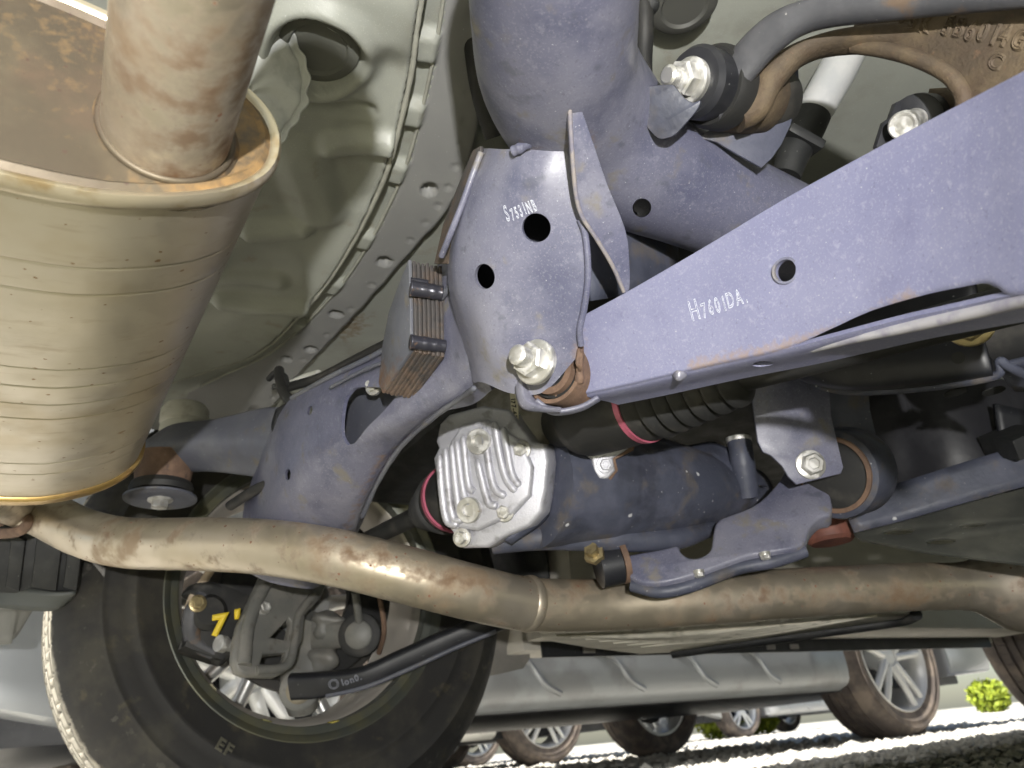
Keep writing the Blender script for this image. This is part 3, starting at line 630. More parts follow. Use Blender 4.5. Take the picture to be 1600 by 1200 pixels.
# hooked lip at the foot of the bracket
grid('hooked_lip', [[A(804, 590, .490), A(806, 620, .490), A(818, 640, .490), A(848, 645, .489), A(874, 646, .487)],
                    [A(816, 592, .483), A(818, 616, .483), A(828, 630, .484), A(852, 637, .484), A(876, 639, .482)],
                    [A(828, 600, .492), A(832, 616, .492), A(842, 626, .492), A(860, 633, .490), A(878, 636, .488)]], lav, sf, 4, 6, .0025)
grid('hooked_lip', [[A(835, 618, .500), A(862, 636, .500), A(905, 630, .497), A(935, 615, .494)], [A(836, 624, .494), A(864, 643, .494), A(905, 638, .492), A(935, 622, .488)], [A(840, 622, .487), A(866, 638, .487), A(905, 632, .486), A(933, 617, .483)]], lav, sf, 4, 6, .0025)
# corner tube: from the rear right mount, bending forward
ct = tube('corner_tube', [A(866, -230, .31), A(866, -90, .350), A(866, 30, .395), A(874, 115, .440), A(915, 185, .488), A(985, 250, .520), A(1075, 296, .545), A(1190, 345, .580), A(1300, 390, .63), A(1400, 430, .70)],
    [.0395, .0420, .0447, .0475, .0500, .0470, .0415, .0390, .038, .038], lav, sf, 56, 8)
cut(ct, [cutter_cyl(A(1003, 325, .49), CAM-A(1003, 325, .475), .0062, .065)])
stain_attr(ct, lambda co: np.clip(1.15-dseg(co, [A(995, 325, .455), A(1011, 325, .455)])/.012, 0, 1)+.55*np.clip(1-dseg(co, [A(890, 165, .42), A(905, 215, .43), A(960, 330, .455)])/.012, 0, 1)+.5*np.clip(1-dseg(co, [A(800, 238, .445), A(876, 205, .43)])/.008, 0, 1))
# gusset fin
gp = pl3(A(890, 160, .398), A(906, 335, .434), A(980, 420, .462))
pplate('gusset', [(887, 152), (899, 148), (908, 168), (928, 225), (950, 290), (978, 360), (984, 410), (984, 452), (972, 456), (955, 415), (928, 370), (907, 338), (896, 290), (890, 220)], gp, .0030, lav, sf, bev=.0008, smooth_n=3)
tube('gusset_edge', [gp.at(889, 155)+gp.n*.0005, gp.at(893, 230)+gp.n*.0005, gp.at(899, 300)+gp.n*.0005, gp.at(909, 338)+gp.n*.0005, gp.at(931, 372)+gp.n*.0005, gp.at(957, 416)+gp.n*.0005, gp.at(974, 455)+gp.n*.0005], .0013, mat('bare_edge', (.30, .27, .26), .6, .1, [dict(c=(.20, .19, .24), s=90, lo=.4, hi=.6)], bump=[(500, .3, .0005)]), sf, 10)
blob('weld', A(903, 157, .400), .0048, weldm, sf, (1, 1, .8))
tube('bracket_edge', [A(906, 342, .443), A(915, 370, .446), A(919, 430, .452), A(913, 480, .459), A(906, 515, .464), A(908, 540, .468)], .0021, lav, sf, 10)
blob('weld', A(905, 562, .472), .0042, rustst, sf, (.6, 1, 1.6), .25, axes=np.stack([Rt, F, Up]))
grid('hole_shade_back', [[A(765, 250, .53), A(730, 380, .54), A(750, 590, .56)], [A(830, 240, .50), A(830, 380, .51), A(830, 590, .53)], [A(895, 230, .48), A(905, 380, .49), A(890, 560, .51)]], blackst, sf, 5, 5, .003)  # black sheet added so the plate's holes show as unlit cavity
# inner wall behind the gusset
grid('inner_wall', [[A(915, 350, .50), A(925, 470, .50)], [A(990, 330, .55), A(1000, 460, .55)], [A(1060, 380, .60), A(1060, 470, .60)]], darkblue, sf, 4, 4, .003)
# crossmember running to the far side
xm = grid('crossmember', [
    [A(752, 238, .500), A(735, 330, .500), A(728, 430, .506), A(745, 540, .512), A(768, 610, .535)],
    [A(690, 400, .570), A(692, 460, .555), A(700, 530, .548), A(715, 605, .548), A(738, 632, .575)],
    [A(610, 540, .640), A(608, 580, .615), A(625, 640, .595), A(660, 655, .598), A(680, 650, .63)],
    [A(515, 588, .700), A(515, 625, .678), A(540, 690, .655), A(600, 710, .655), A(625, 705, .69)],
    [A(455, 622, .760), A(450, 670, .738), A(470, 760, .710), A(555, 790, .710), A(590, 760, .75)],
    [A(420, 680, .820), A(410, 740, .795), A(425, 830, .765), A(530, 850, .765), A(560, 830, .81)],
    [A(400, 730, .880), A(380, 800, .860), A(385, 890, .830), A(480, 920, .830), A(520, 900, .88)]], lav, sf, 8, 7, .0032)
xpl = pl3(A(548, 690, .655), A(555, 615, .662), A(625, 612, .605))
tri = [(545, 696), (549, 640), (556, 618), (572, 606), (628, 612), (610, 640), (580, 668)]
cpl = PL(xpl.p+xpl.n*.03, xpl.n)
ctr = prism([xpl.at(*q) for q in cr([np.array(t, float) for t in tri], 3, True)], xpl.n, .03)
xm_b = cut(xm, [ctr])
cut(xm, [cutter_cyl(A(452, 742, .728), [-.75, -.6, -.2], .0055, .02), cutter_cyl(A(480, 640, .70), [-.75, -.6, -.2], .0045, .02)])
stain_attr(xm, lambda co: np.clip(.6-dseg(co, [A(600, 712, .655), A(560, 785, .71), A(535, 850, .765)])/.012, 0, 1)*.9)
tube('top_flange', [A(735, 395, .525), A(692, 462, .548), A(610, 540, .632), A(515, 589, .695), A(456, 622, .755)], .0026, beamgrey, sf, 10)
pplate('inner_plate', [(530, 720), (530, 590), (640, 590), (650, 640)], PL(xpl.p-xpl.n*.022, xpl.n), .003, beamgrey, sf)
bead('weld', [A(742, 606, .512), A(720, 622, .548), A(680, 650, .59), A(625, 700, .648), A(590, 755, .69), A(565, 810, .73)], .0022, beamgrey, sf)
bead('weld', [A(640, 560, .600), A(600, 566, .620), A(560, 582, .645), A(515, 606, .676)], .0018, beamgrey, sf)
bolt(sf, xpl.at(578, 603)-xpl.n*.004, np.array([-.7, -.5, -.1]), .0055, zinc, stud=.004)
# far mounting arm with its bushing
fa = grid('mount_arm', [
    [A(480, 650, .79), A(462, 640, .82), A(450, 690, .86), A(440, 745, .82), A(455, 745, .79), A(470, 700, .765)],
    [A(415, 645, .85), A(410, 642, .87), A(400, 690, .91), A(400, 742, .87), A(405, 735, .845), A(410, 690, .825)],
    [A(340, 660, .885), A(335, 658, .90), A(330, 695, .94), A(330, 735, .90), A(335, 728, .88), A(338, 690, .862)],
    [A(270, 668, .90), A(268, 666, .92), A(262, 700, .96), A(262, 735, .92), A(265, 730, .895), A(268, 695, .875)],
    [A(228, 690, .91), A(226, 690, .93), A(222, 705, .955), A(222, 722, .93), A(225, 720, .91), A(228, 705, .90)]], beamgrey, sf, 6, 5, 0, closed=True, cap=True)
mc = A(258, 720, .90); ax = np.array([0, 0, 1.])
lathe('bushing_cup', [(.045, .0), (.045, .026), (.052, .028), (.066, .028), (.070, .026), (.073, .029), (.090, .029), (.096, .025), (.096, 0)], A(280, 725, .92)+np.array([0, 0, -.018]), ax, whiterub, sf, 40)
lathe('bushing_sleeve', [(-.035, .030), (-.01, .033), (.0, .036), (.004, .036)], mc, ax, rustst, sf, 40)
lathe('bushing_rubber', [(-.042, .034), (-.036, .036), (-.030, .034), (-.028, .029)], mc, ax, rubber, sf, 40)
lathe('stopper_washer', [(-.043, .0), (-.043, .015), (-.046, .030), (-.043, .0405), (-.0405, .0405), (-.040, .015)], mc+np.array([0, 0, -.006]), ax, beamgrey, sf, 48)
bolt(sf, mc+np.array([0, 0, -.049]), (0, 0, -1), .0095, zinc, wr=1.5)
S1 = text('lettering', 'S7531NB', bpl, (793, 347), (853, 322), .011, ink, sf, bvh(bp_), stroke=.00032, sizes=[.0135]+[.0098]*6, lift=.0003, xs=.40)

# laminated mass damper welded to the crossmember
dm = thing('mass_damper', 'block of laminated rusty steel plates welded to the crossmember', 'damper weight', A(640, 620, .55))
L0 = [(638, 406, .552), (622, 445, .566), (606, 490, .580), (594, 540, .586), (586, 598, .588), (592, 614, .580), (641, 548, .540), (641, 480, .545)]
L3 = [A(*q) for q in L0]; e = A(694, 420, .556)-A(640, 408, .553); pn = nrm(np.cross(L3[1]-L3[0], L3[6]-L3[0]))
if pn @ (CAM-L3[0]) < 0: pn = -pn
NP = 8; en = (e @ pn)
proto = []
for k in range(NP):
    off = e*(k/NP); jit = (Up*(rng.random()-.5)+F*(rng.random()-.5))*.0016
    o = plate('plate', [q+off+jit for q in L3], pn, abs(en)/NP*.93 if abs(en) > .008 else .0030, lamst if k else beamgrey, dm, bev=.0005)
    stain_attr(o, lambda co: np.clip(.85-dseg(co, [L3[4]+off, L3[5]+off, L3[5]*.55+L3[6]*.45+off])/.028, 0, 1))
def wseg(a, b, r):
    P = [a+(b-a)*t for t in np.linspace(-.02, 1.02, 8)]
    return tube('weld', P, [r*(.92+.16*rng.random()) for _ in P], weldd, dm, 16, 4, angle=180)
wseg(A(642, 450, .542), A(690, 458, .548), .0060); wseg(A(642, 534, .536), A(694, 541, .545), .0052)
wseg(A(642, 442, .546), A(668, 446, .547), .0042)

# ================================================================== lower control arm with H7601DA
ca = thing('lower_control_arm', 'long lavender dusted channel arm bolted to the bracket, marked in white', 'control arm', A(1100, 560, .44))
def armd(x): return float(np.interp(x, [900, 985, 1100, 1230, 1400, 1620, 1760], [.490, .470, .442, .405, .350, .275, .235]))
def armt(x): return float(np.interp(x, [906, 912, 985, 1100, 1230, 1400, 1620, 1760], [495, 492, 452, 385, 306, 213, 98, 20]))
def armb(x): return float(np.interp(x, [900, 985, 1100, 1230, 1400, 1620, 1760], [618, 600, 573, 545, 501, 452, 420]))
bk = np.array([1., .12, 0]); rows = []; rows2 = []
for x, bl in [(910, None), (985, None), (1100, None), (1200, None), (1250, 534), (1300, 511), (1360, 484), (1440, 460), (1500, 447), (1535, 441), (1556, 448), (1582, 460), (1660, 443), (1760, 420)]:
    d = armd(x); T, B = A(x, armt(x), d), A(x, armb(x), d)
    if bl is not None: B = A(x, bl, d)
    h = B-T; edge_ = [T+h*.93, T+h*.985, B+bk*.003] if bl is None else [T+h*.94, T+h*.985+bk*.0004, B+bk*.0015]
    rows.append([T+bk*.034+np.array([0, 0, .004]), T+bk*.016+np.array([0, 0, .002]), T+bk*.004-h*.003, T+h*.012-bk*.0005, T+h*.06, T+h*.3, T+h*.55, T+h*.8]+edge_)
for x in (910, 985, 1100, 1200, 1250, 1300, 1400, 1500, 1582, 1680, 1760):
    d = armd(x); B = A(x, armb(x), d); rows2.append([B+bk*.0015+np.array([0, 0, .0006]), B+bk*.005-np.array([0, 0, .0008]), B+bk*.012-np.array([0, 0, .001]), B+bk*.024, B+bk*.034])
for rs in (rows, rows2): rs.append([q+(q-p)*4.5 for p, q in zip(rs[-2], rs[-1])])
arm = grid('channel', rows, lav_arm, ca, 6, 3, .0032)
arm2 = grid('bottom_flange', rows2, lav_arm, ca, 6, 3, .0030)
stain_attr(arm2, lambda co: np.clip(.4-dseg(co, [A(1085, 573, .445), A(1230, 545, .403)])/.02, 0, 1))
cut(arm2, [cutter_cyl(A(1170, 557, armd(1170))+bk*.014, np.array([0, 0, 1.]), .006, .012)])
apl = pl3(A(1000, 520, .468), A(1230, 430, .405), A(1230, 520, .405))
apr = pl3(A(1400, 300, .350), A(1600, 300, .281), A(1400, 480, .350))
cut(arm, [cutter_cyl(apl.at(1228, 423), apl.n, .0060, .015)])
stain_attr(arm, lambda co: np.clip(.95-dseg(co, [A(1085, 572, .445), A(1230, 541, .403), A(1330, 510, .37), A(1420, 470, .343)])/.0085, 0, 1)*.85 + .5*np.clip(1-dseg(co, [A(906, 520, .487), A(906, 617, .487)])/.008, 0, 1))
ringlathe('hole_rim', [(-.0012, .0060), (.0004, .0061), (.0006, .0074), (-.001, .0078)], apl.at(1228, 423)+apl.n*.0006, apl.n, lav, ca, 30)
arow = [A(1250, 530, .398)+bk*.012, A(1320, 515, .374)+bk*.010, A(1400, 500, .348)+bk*.008, A(1500, 478, .314)+bk*.007, A(1580, 459, .288)+bk*.006, A(1700, 430, .25)+bk*.006]
tube('lip', [q-np.array([0, 0, .0015]) for q in arow], .0030, mat('bare_lip', (.40, .39, .42), .4, .2, [dict(c=(.28, .27, .33), s=60)]), ca, 14)
blob('weld', A(1062, 586, .452), .0036, weldm, ca)
text('lettering', 'H7601DA.', apl, (1078, 503), (1183, 464), .0125, ink, ca, bvh(arm), stroke=.00026, sizes=[.0180]+[.0130]*7, lift=.0003, xs=.48)
# pivot: bushing, weld, bolt and nut
bx = A(872, 585, .482); bax = nrm(np.array([1., .12, .0]))
bn = nrm(np.array([-.80, -.52, -.15]))
bax = nrm(A(837, 566, .470)-A(803, 552, .452)); bq = A(866, 580, .4905)
ringlathe('bushing_sleeve', [(-.002, .0195), (-.002, .0222), (.030, .0222), (.030, .0195)], bq, bax, rustst, ca, 40)
lathe('bushing_rubber', [(.001, .006), (.000, .0185), (.004, .0196), (.028, .0196)], bq, bax, rubber, ca, 40)
ringlathe('bushing_washer', [(-.005, .012), (-.005, .0165), (.001, .0165), (.001, .012)], bq, bax, rustst, ca, 36)
bead('weld', [A(905, 540, .478), A(906, 570, .476), A(905, 600, .478)], .0028, rustst, ca)
bead('weld', [A(868, 618, .488), A(884, 618, .486), A(903, 611, .484)], .0024, rustst, ca)
bolt(ca, A(837, 566, .470), nrm(A(803, 552, .452)-A(837, 566, .470)), .0105, zinc, wr=1.42, hh=.85, stud=.010, sr=.62, name='pivot_bolt')

# ================================================================== upper control arm
ua = thing('upper_control_arm', 'rusty forked cast iron upper control arm with rubber bushing', 'control arm', A(1150, 190, .48))
def band(name, pts, mat_, thick, parent, n=8, sq=.8):
    """pts: (top px, bottom px, depth): a bar with a rounded, near oval section"""
    secs_ = []
    for t, b_, d in pts:
        T, B = A(*t, d), A(*b_, d); c = (T+B)/2; h = (T-B)/2; nn = F*thick
        secs_.append([c+h*math.copysign(abs(math.cos(q))**sq, math.cos(q))+nn*math.copysign(abs(math.sin(q))**sq, math.sin(q)) for q in np.linspace(0, 2*math.pi, 17)[:-1]])
    cols = [cr([s[j] for s in secs_], n) for j in range(16)]
    return skin(name, [[cols[j][i] for j in range(16)] for i in range(len(cols[0]))], mat_, parent, True, 60)
band('prong', [((1112, 105), (1120, 195), .475), ((1128, 105), (1142, 170), .470), ((1150, 70), (1178, 125), .46), ((1195, 28), (1222, 78), .445), ((1262, 2), (1280, 44), .43), ((1400, -14), (1405, 27), .40), ((1600, -40), (1605, 8), .35), ((1800, -70), (1810, -12), .30), ((2300, -150), (2320, -70), .22)], castgrey, .010, ua)
# lower prong and broad web
band('prong', [((1140, 150), (1160, 205), .482), ((1165, 140), (1195, 185), .476), ((1182, 112), (1220, 140), .470), ((1225, 78), (1258, 100), .462), ((1290, 55), (1310, 82), .45), ((1380, 42), (1390, 80), .43), ((1450, 40), (1470, 95), .41)], castir, .012, ua)
wpl = pl3(A(1330, 60, .445), A(1600, 40, .365), A(1540, 160, .385))
web = [(1330, 38), (1400, 22), (1500, 10), (1640, 0), (2200, -110), (2200, 60), (1640, 150), (1560, 200), (1500, 240), (1480, 200), (1505, 165), (1504, 145), (1480, 120), (1430, 95), (1380, 82), (1335, 78)]
wo = pplate('web', web, wpl, .014, castir, ua, bev=.003)
tube('web_rim', [wpl.at(*q)+wpl.n*.0 for q in [(1335, 72), (1380, 78), (1430, 91), (1478, 114), (1502, 142), (1506, 168), (1488, 205)]], .0045, castir, ua, 14)
text('cast_lettering', '75K  5B6014GH', wpl, (1402, 40), (1590, 76), .0125, castir, ua, bvh(wo), lift=.0004, stroke=.0011, xs=.72)
text('cast_lettering', 'C', wpl, (1540, 105), (1580, 118), .010, castir, ua, bvh(wo), lift=.0, stroke=.0009)
bc = A(1062, 122, .455); XA = nrm(A(1210, 160, .52)-bc)
def up(dx): return bc+XA*dx
lathe('bushing_rubber', [(.030, .010), (.030, .024), (.034, .0262), (.047, .0262), (.050, .024), (.050, .010)], up(0), XA, rubber, ua, 44)
lathe('bushing_rubber', [(.006, .010), (.006, .020), (.010, .0225), (.018, .022), (.031, .0215)], up(.006), XA, blackst, ua, 44)
lathe('eye', [(.048, .012), (.050, .0235), (.054, .0255), (.082, .0255), (.086, .0235), (.086, .012)], up(0), XA, castir, ua, 44)
lathe('bushing_rubber', [(.086, .010), (.087, .0225), (.098, .0235), (.104, .022), (.104, .010)], up(0), XA, rubber, ua, 44)
bolt(ua, up(.010), -XA, .0105, zinc, wr=1.35, hh=.9, stud=.010, sr=.6)
# the bracket that carries it, welded to the subframe tube
ab = thing('arm_bracket', 'blue black sheet bracket holding the rusty upper arm bushing', 'bracket', A(1040, 215, .46))
tabp = pl3(A(1005, 150, .452), A(1090, 160, .440), A(1040, 210, .452))
pplate('front_tab', [(998, 158), (1003, 140), (1018, 134), (1048, 132), (1056, 137), (1068, 152), (1082, 160), (1094, 157), (1090, 170), (1074, 190), (1055, 210), (1042, 216), (1028, 216), (1012, 200), (1003, 180)], tabp, .0032, darkblue, ab, bev=.0008, smooth_n=3)
rp_ = PL(up(.108), -XA)
pplate('rear_tab', [(1222, 112), (1238, 100), (1248, 104), (1249, 130), (1243, 165), (1236, 195), (1222, 225), (1206, 248), (1190, 262), (1150, 240), (1120, 222), (1090, 215), (1130, 190), (1190, 190), (1212, 170), (1222, 140)], pl3(A(1240, 110, .50), A(1220, 225, .505), A(1120, 215, .50)), .003, darkblue, ab, bev=.0008)

# pale damper tube behind the arms
sh = thing('shock_absorber', 'pale grey damper tube with black boot behind the forked arm', 'shock absorber', A(1245, 240, .62))
tube('tube', [A(1340, 20, .66), A(1318, 90, .645), A(1266, 185, .625)], [.0165, .0165, .0150], mat('pale_grey_paint', (.50, .51, .52), .45, 0, [dict(c=(.58, .58, .58), s=30)]), sh, 32)
tube('boot', [A(1268, 180, .625), A(1258, 205, .622), A(1240, 240, .618), A(1228, 275, .615)], [.0158, .0150, .0135, .0120], blackp, sh, 32)
box('clip', (-.016, -.004, -.017), (.016, .004, .017), blackp, sh, .003, Matrix.Translation(Vector(A(1250, 222, .618))) @ m3.to_4x4() @ Matrix.Rotation(-.5, 4, 'Z'))

# outer bolt and black bracket above the lower arm
ob = thing('outer_bushing', 'small black bracket with a big bolt end above the lower arm', 'bushing', A(1400, 225, .43))
b0 = A(1425, 190, .435); bd = nrm(A(1396, 200, .405)-A(1440, 182, .44))
lathe('bracket', [(-.03, .013), (-.012, .015), (-.008, .015), (-.006, .010)], b0, bd, blackst, ob, 24)
lathe('bolt', [(-.010, .0070), (.012, .0070), (.0125, .0080), (.018, .0080), (.019, .0070), (.0165, .005), (.0165, 0)], b0, bd, zinc, ob, 28)
pplate('bracket_plate', [(1382, 190), (1392, 183), (1400, 160), (1425, 148), (1442, 150), (1450, 160), (1452, 200), (1378, 240), (1370, 228)], pl3(A(1385, 190, .44), A(1440, 160, .445), A(1440, 200, .445)), .004, blackst, ob)
tube('rusty_stub', [A(1445, 165, .46), A(1480, 168, .455), A(1510, 172, .45)], [.010, .012, .016], castir, ob, 20)
# black hose beside the corner tube
hz_ = thing('wiring_hose', 'black hose hanging beside the right edge of the corner tube', 'hose', A(1002, 170, .52))
tube('hose', [A(1004, -40, .52), A(1007, 40, .52), A(1005, 100, .53), A(1008, 150, .54), A(1012, 190, .56)], .0065, rubber, hz_, 16)
blob('clip', A(1010, 8, .52), .008, blackp, hz_)
hz2 = thing('tube_shade_strip', 'black strip standing in for shade between floor flange and corner tube', 'hose', A(742, 120, .56))  # added black tube standing for the shadow left of the corner tube
tube('hose', [A(722, -60, .55), A(735, 20, .55), A(742, 90, .56), A(752, 150, .57), A(772, 215, .58)], .0075, rubber, hz2, 16)

# ================================================================== differential
df = thing('rear_differential', 'rear differential with ribbed bare aluminium cover and dark blue housing', 'differential', A(780, 850, .74))
dn = nrm(np.array([-.80, -.55, -.25])); dpl = PL(A(765, 750, .715), dn)
cov = [(680, 690), (686, 662), (700, 648), (752, 634), (795, 640), (830, 690), (852, 694), (856, 720), (852, 765), (846, 800), (828, 822), (790, 838), (762, 856), (722, 857), (712, 846), (706, 832), (694, 815), (684, 770), (676, 716), (684, 700)]
co_ = pplate('cover', cov, dpl, .030, alu, df, bev=.004, angle=70)
pplate('cover_boss', [(702, 690), (720, 662), (760, 655), (815, 690), (832, 730), (828, 775), (800, 805), (745, 830), (716, 826), (702, 800), (692, 730)], PL(dpl.p+dn*.009, dn), .010, alu, co_, bev=.004, angle=70)
bc_ = bvh(co_)
ribs = [[(687, 712), (690, 760), (698, 812), (716, 820)], [(696, 702), (700, 755), (708, 808), (724, 812)], [(706, 696), (711, 748), (718, 798), (726, 806)], [(714, 690), (719, 735), (726, 775), (736, 786)],
        [(724, 682), (728, 725), (733, 760), (742, 768)], [(746, 718), (754, 752), (764, 786), (778, 790)], [(757, 668), (762, 710), (772, 760), (790, 776)], [(773, 660), (779, 700), (790, 745), (806, 768)], [(786, 668), (792, 700), (800, 740), (812, 760)]]
for r in ribs:
    P = cr([PL(dpl.p+dn*.009, dn).at(*q) for q in r], 6)
    tube('rib', P, [.0024]+[.0040]*(len(P)-2)+[.0024], alu, co_, 12, 1)
d9 = PL(dpl.p+dn*.006, dn)
for q, s in (((815, 703), .0062), ((789, 800), .0062), ((722, 840), .0062)): bolt(df, d9.at(*q), dn, s, zinc, wr=1.5, hh=.9, name='cover_bolt', rot=.4)
for q in ((748, 690), (733, 797)):
    c = PL(dpl.p+dn*.011, dn).at(*q); w_ = lathe('plug', [(-.008, .0125), (.002, .0125), (.0032, .0115), (.0032, .0065), (-.0005, .0058), (-.0005, 0)], c, dn, zinc, df, 30)
# upper casing in shade, with sticker
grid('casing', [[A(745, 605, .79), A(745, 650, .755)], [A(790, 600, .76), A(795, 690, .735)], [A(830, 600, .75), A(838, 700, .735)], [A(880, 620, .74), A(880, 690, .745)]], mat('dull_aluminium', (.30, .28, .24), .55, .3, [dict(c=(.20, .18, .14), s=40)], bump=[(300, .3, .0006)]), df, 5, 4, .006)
stp = pl3(A(798, 615, .728), A(812, 615, .728), A(806, 665, .722)); st_o = pplate('sticker', [(795, 590), (807, 590), (811, 662), (800, 664)], stp, .0008, paper, df, bev=.0001)
text('sticker_lettering', '177-43', stp, (798, 622), (802, 662), .0062, black, df, None, lift=.0006, stroke=.0002, fill=True)
# dark blue carrier housing
dx = nrm([1., -.02, -.02])
hs_ = []
for (cxp, cyp, d, ry, rz, sx) in [(838, 765, .745, .062, .066, 0), (870, 762, .755, .062, .067, 0), (930, 762, .775, .0620, .0660, 0), (950, 763, .782, .0605, .0640, 0), (1000, 766, .80, .060, .062, 0), (1060, 772, .83, .056, .055, 0), (1110, 776, .86, .048, .046, 0), (1170, 775, .90, .036, .034, 0)]:
    c = A(cxp, cyp, d); hs_.append([c+np.array([0, ry*math.cos(t), 0])+np.array([0, 0, rz*math.sin(t)])*(1 if math.sin(t) > 0 else .9) for t in np.linspace(0, 2*math.pi, 25)[:-1]])
cols = [cr([s[j] for s in hs_], 6) for j in range(24)]
skin('housing', [[cols[j][i] for j in range(24)] for i in range(len(cols[0]))], darkblue, df, True, 60)
grid('gasket_flange', [[A(838, 692, .738), A(858, 692, .742)], [A(852, 740, .722), A(866, 745, .73)], [A(846, 800, .71), A(858, 806, .718)], [A(790, 845, .71), A(800, 852, .715)]], darkblue, df, 6, 3, .004)
tube('sealant', [A(849, 697, .722), A(854, 730, .716), A(851, 765, .711), A(845, 800, .708)], [.0012, .0022, .0020, .0010], mat('orange_sealant', (.45, .26, .06), .6), df, 8)
tube('lower_rail', [A(770, 852, .74), A(850, 840, .735), A(950, 842, .75), A(1050, 842, .77), A(1115, 825, .80)], [.009, .0125, .0130, .012, .008], darkblue, df, 16)
# lumpy aluminium bracket on the housing
lb = [(893, 668), (915, 662), (950, 680), (982, 690), (988, 696), (975, 706), (958, 716), (962, 735), (950, 748), (936, 748), (928, 735), (925, 718), (908, 704)]
lp = pl3(A(900, 670, .712), A(980, 695, .715), A(940, 745, .708))
pplate('sensor_bracket', lb, lp, .006, alu, df, bev=.002, angle=80)
pplate('bracket_rim', [(886, 668), (900, 690), (918, 712), (926, 742), (940, 756), (955, 750), (966, 735), (962, 718), (990, 704), (994, 692), (960, 690), (930, 690)], PL(lp.p-lp.n*.004, lp.n), .004, rustst, df, bev=.001)
bolt(df, lp.at(945, 726), lp.n, .0055, alu, wr=1.5, hh=.6)
tube('breather', [A(1155, 690, .84), A(1160, 720, .83), A(1168, 775, .83)], .0135, darkblue, df, 24)
lathe('breather_cap', [(0, .0135), (.003, .0145), (.006, .0145), (.007, .012), (.007, 0)], A(1155, 692, .84), nrm(A(1155, 680, .84)-A(1160, 720, .83)), zinc, df, 24)
grid('top_web', [[A(1060, 700, .86), A(1110, 690, .86), A(1140, 700, .85)], [A(1040, 720, .83), A(1110, 715, .83), A(1150, 730, .83)], [A(1060, 745, .82), A(1110, 745, .82), A(1200, 760, .83)]], darkblue, df, 4, 4, .004)

# ================================================================== drive shafts
ds = thing('near_drive_shaft', 'black rubber booted drive shaft with pink clamp beside the differential', 'drive shaft', A(930, 690, .66))
a0 = A(905, 655, .70); a1 = A(1030, 622, .625); dd = nrm(a1-a0); L1 = np.linalg.norm(a1-a0)
lathe('joint_cup', [(-.03, .022), (-.01, .025), (0, .034), (.012, .037), (L1*.55, .036), (L1*.80, .034)], a0, dd, rubber, ds, 44)
ringlathe('clamp', [(L1*.78, .0335), (L1*.78, .0358), (L1*.78+.0055, .0356), (L1*.78+.0055, .0333)], a0, dd, pink, ds, 44)
pr = [(L1*.80, .0335), (L1*.84+.004, .0345)]; t = L1*.84+.01
for k in range(6):
    r = .0345-.0022*k; pr += [(t+.003, r*.80), (t+.008, r), (t+.012, r*.97)]; t += .0145
pr += [(t+.005, .012), (t+.20, .012)]
lathe('boot', pr, a0, dd, rubber, ds, 44, 50)
fs = thing('far_drive_shaft', 'black booted drive shaft with pink clamp on the far side of the differential', 'drive shaft', A(660, 800, .86))
b0 = A(722, 772, .80); b1 = A(560, 850, 1.12); d2 = nrm(b1-b0)
lathe('joint_cup', [(0, .030), (.01, .036), (.035, .036), (.045, .033)], b0, d2, rubber, fs, 40)
ringlathe('clamp', [(.018, .036), (.018, .0385), (.024, .0385), (.024, .036)], b0, d2, pink, fs, 40)
pr = []; t = .045
for k in range(5): r = .036-.003*k; pr += [(t, r*.8), (t+.006, r), (t+.010, r*.95)]; t += .013
pr += [(t+.004, .012), (.40, .012)]
lathe('boot', pr, b0, d2, rubber, fs, 40, 50)

# ================================================================== forward mount link with the big eye
ml = thing('mount_link', 'blue black pressed steel link with a large rusty ringed rubber eye', 'suspension link', A(1120, 900, .76))
mp = pl3(A(1000, 880, .740), A(1290, 780, .755), A(1200, 830, .738))
outl = [(972, 874), (985, 866), (1030, 858), (1058, 852), (1064, 862), (1078, 871), (1096, 869), (1110, 858), (1114, 836), (1118, 818), (1130, 808), (1170, 793), (1195, 776), (1218, 750), (1240, 720), (1290, 760), (1300, 800), (1280, 808), (1264, 826), (1258, 846), (1240, 856), (1205, 862), (1170, 868), (1140, 878), (1095, 894), (1055, 906), (1020, 911), (995, 906), (978, 892)]
lk = pplate('web', outl, mp, .020, lav, ml, bev=.003, smooth_n=3, angle=60)
stain_attr(lk, lambda co: np.clip(.5-dseg(co, [A(1058, 852, .74), A(1078, 871, .74), A(1110, 858, .74), A(1116, 820, .745), A(1190, 780, .745)])/.007, 0, 1))
tube('lower_flange', [mp.at(*q)-mp.n*.012 for q in [(985, 902), (1030, 912), (1080, 902), (1150, 876), (1210, 864), (1258, 848)]], .0065, darkblue, ml, 12)
for q in ((1092, 894), (1195, 866)): bolt(ml, mp.at(*q), np.array([0, 0, -1.]), .0045, zinc, wr=1.2)
ec = A(1318, 738, .77); eax = nrm([.55, .80, .05]); eax = nrm(np.array([1., .25, .10]))
eax = nrm(A(1345, 735, .80)-A(1290, 748, .745))
ringlathe('eye', [(-.024, .036), (-.022, .0445), (-.018, .046), (.020, .046), (.024, .0445), (.024, .036)], ec, eax, darkblue, ml, 56)
ringlathe('eye_sleeve', [(-.026, .0345), (-.026, .0390), (.022, .0390), (.022, .0345)], ec, eax, rustst, ml, 56)
lathe('eye_rubber', [(-.024, .012), (-.021, .0346), (.020, .0346)], ec, eax, rubber, ml, 48)
lathe('rear_bush', [(-.012, .016), (-.010, .020), (.012, .020), (.014, .016)], A(950, 885, .75), nrm(A(975, 880, .75)-A(930, 890, .745)), blackst, ml, 32)
ringlathe('rear_sleeve', [(.004, .0200), (.004, .0220), (.010, .0220), (.010, .0200)], A(962, 880, .75), nrm(A(975, 880, .75)-A(930, 890, .745)), rustst, ml, 32)
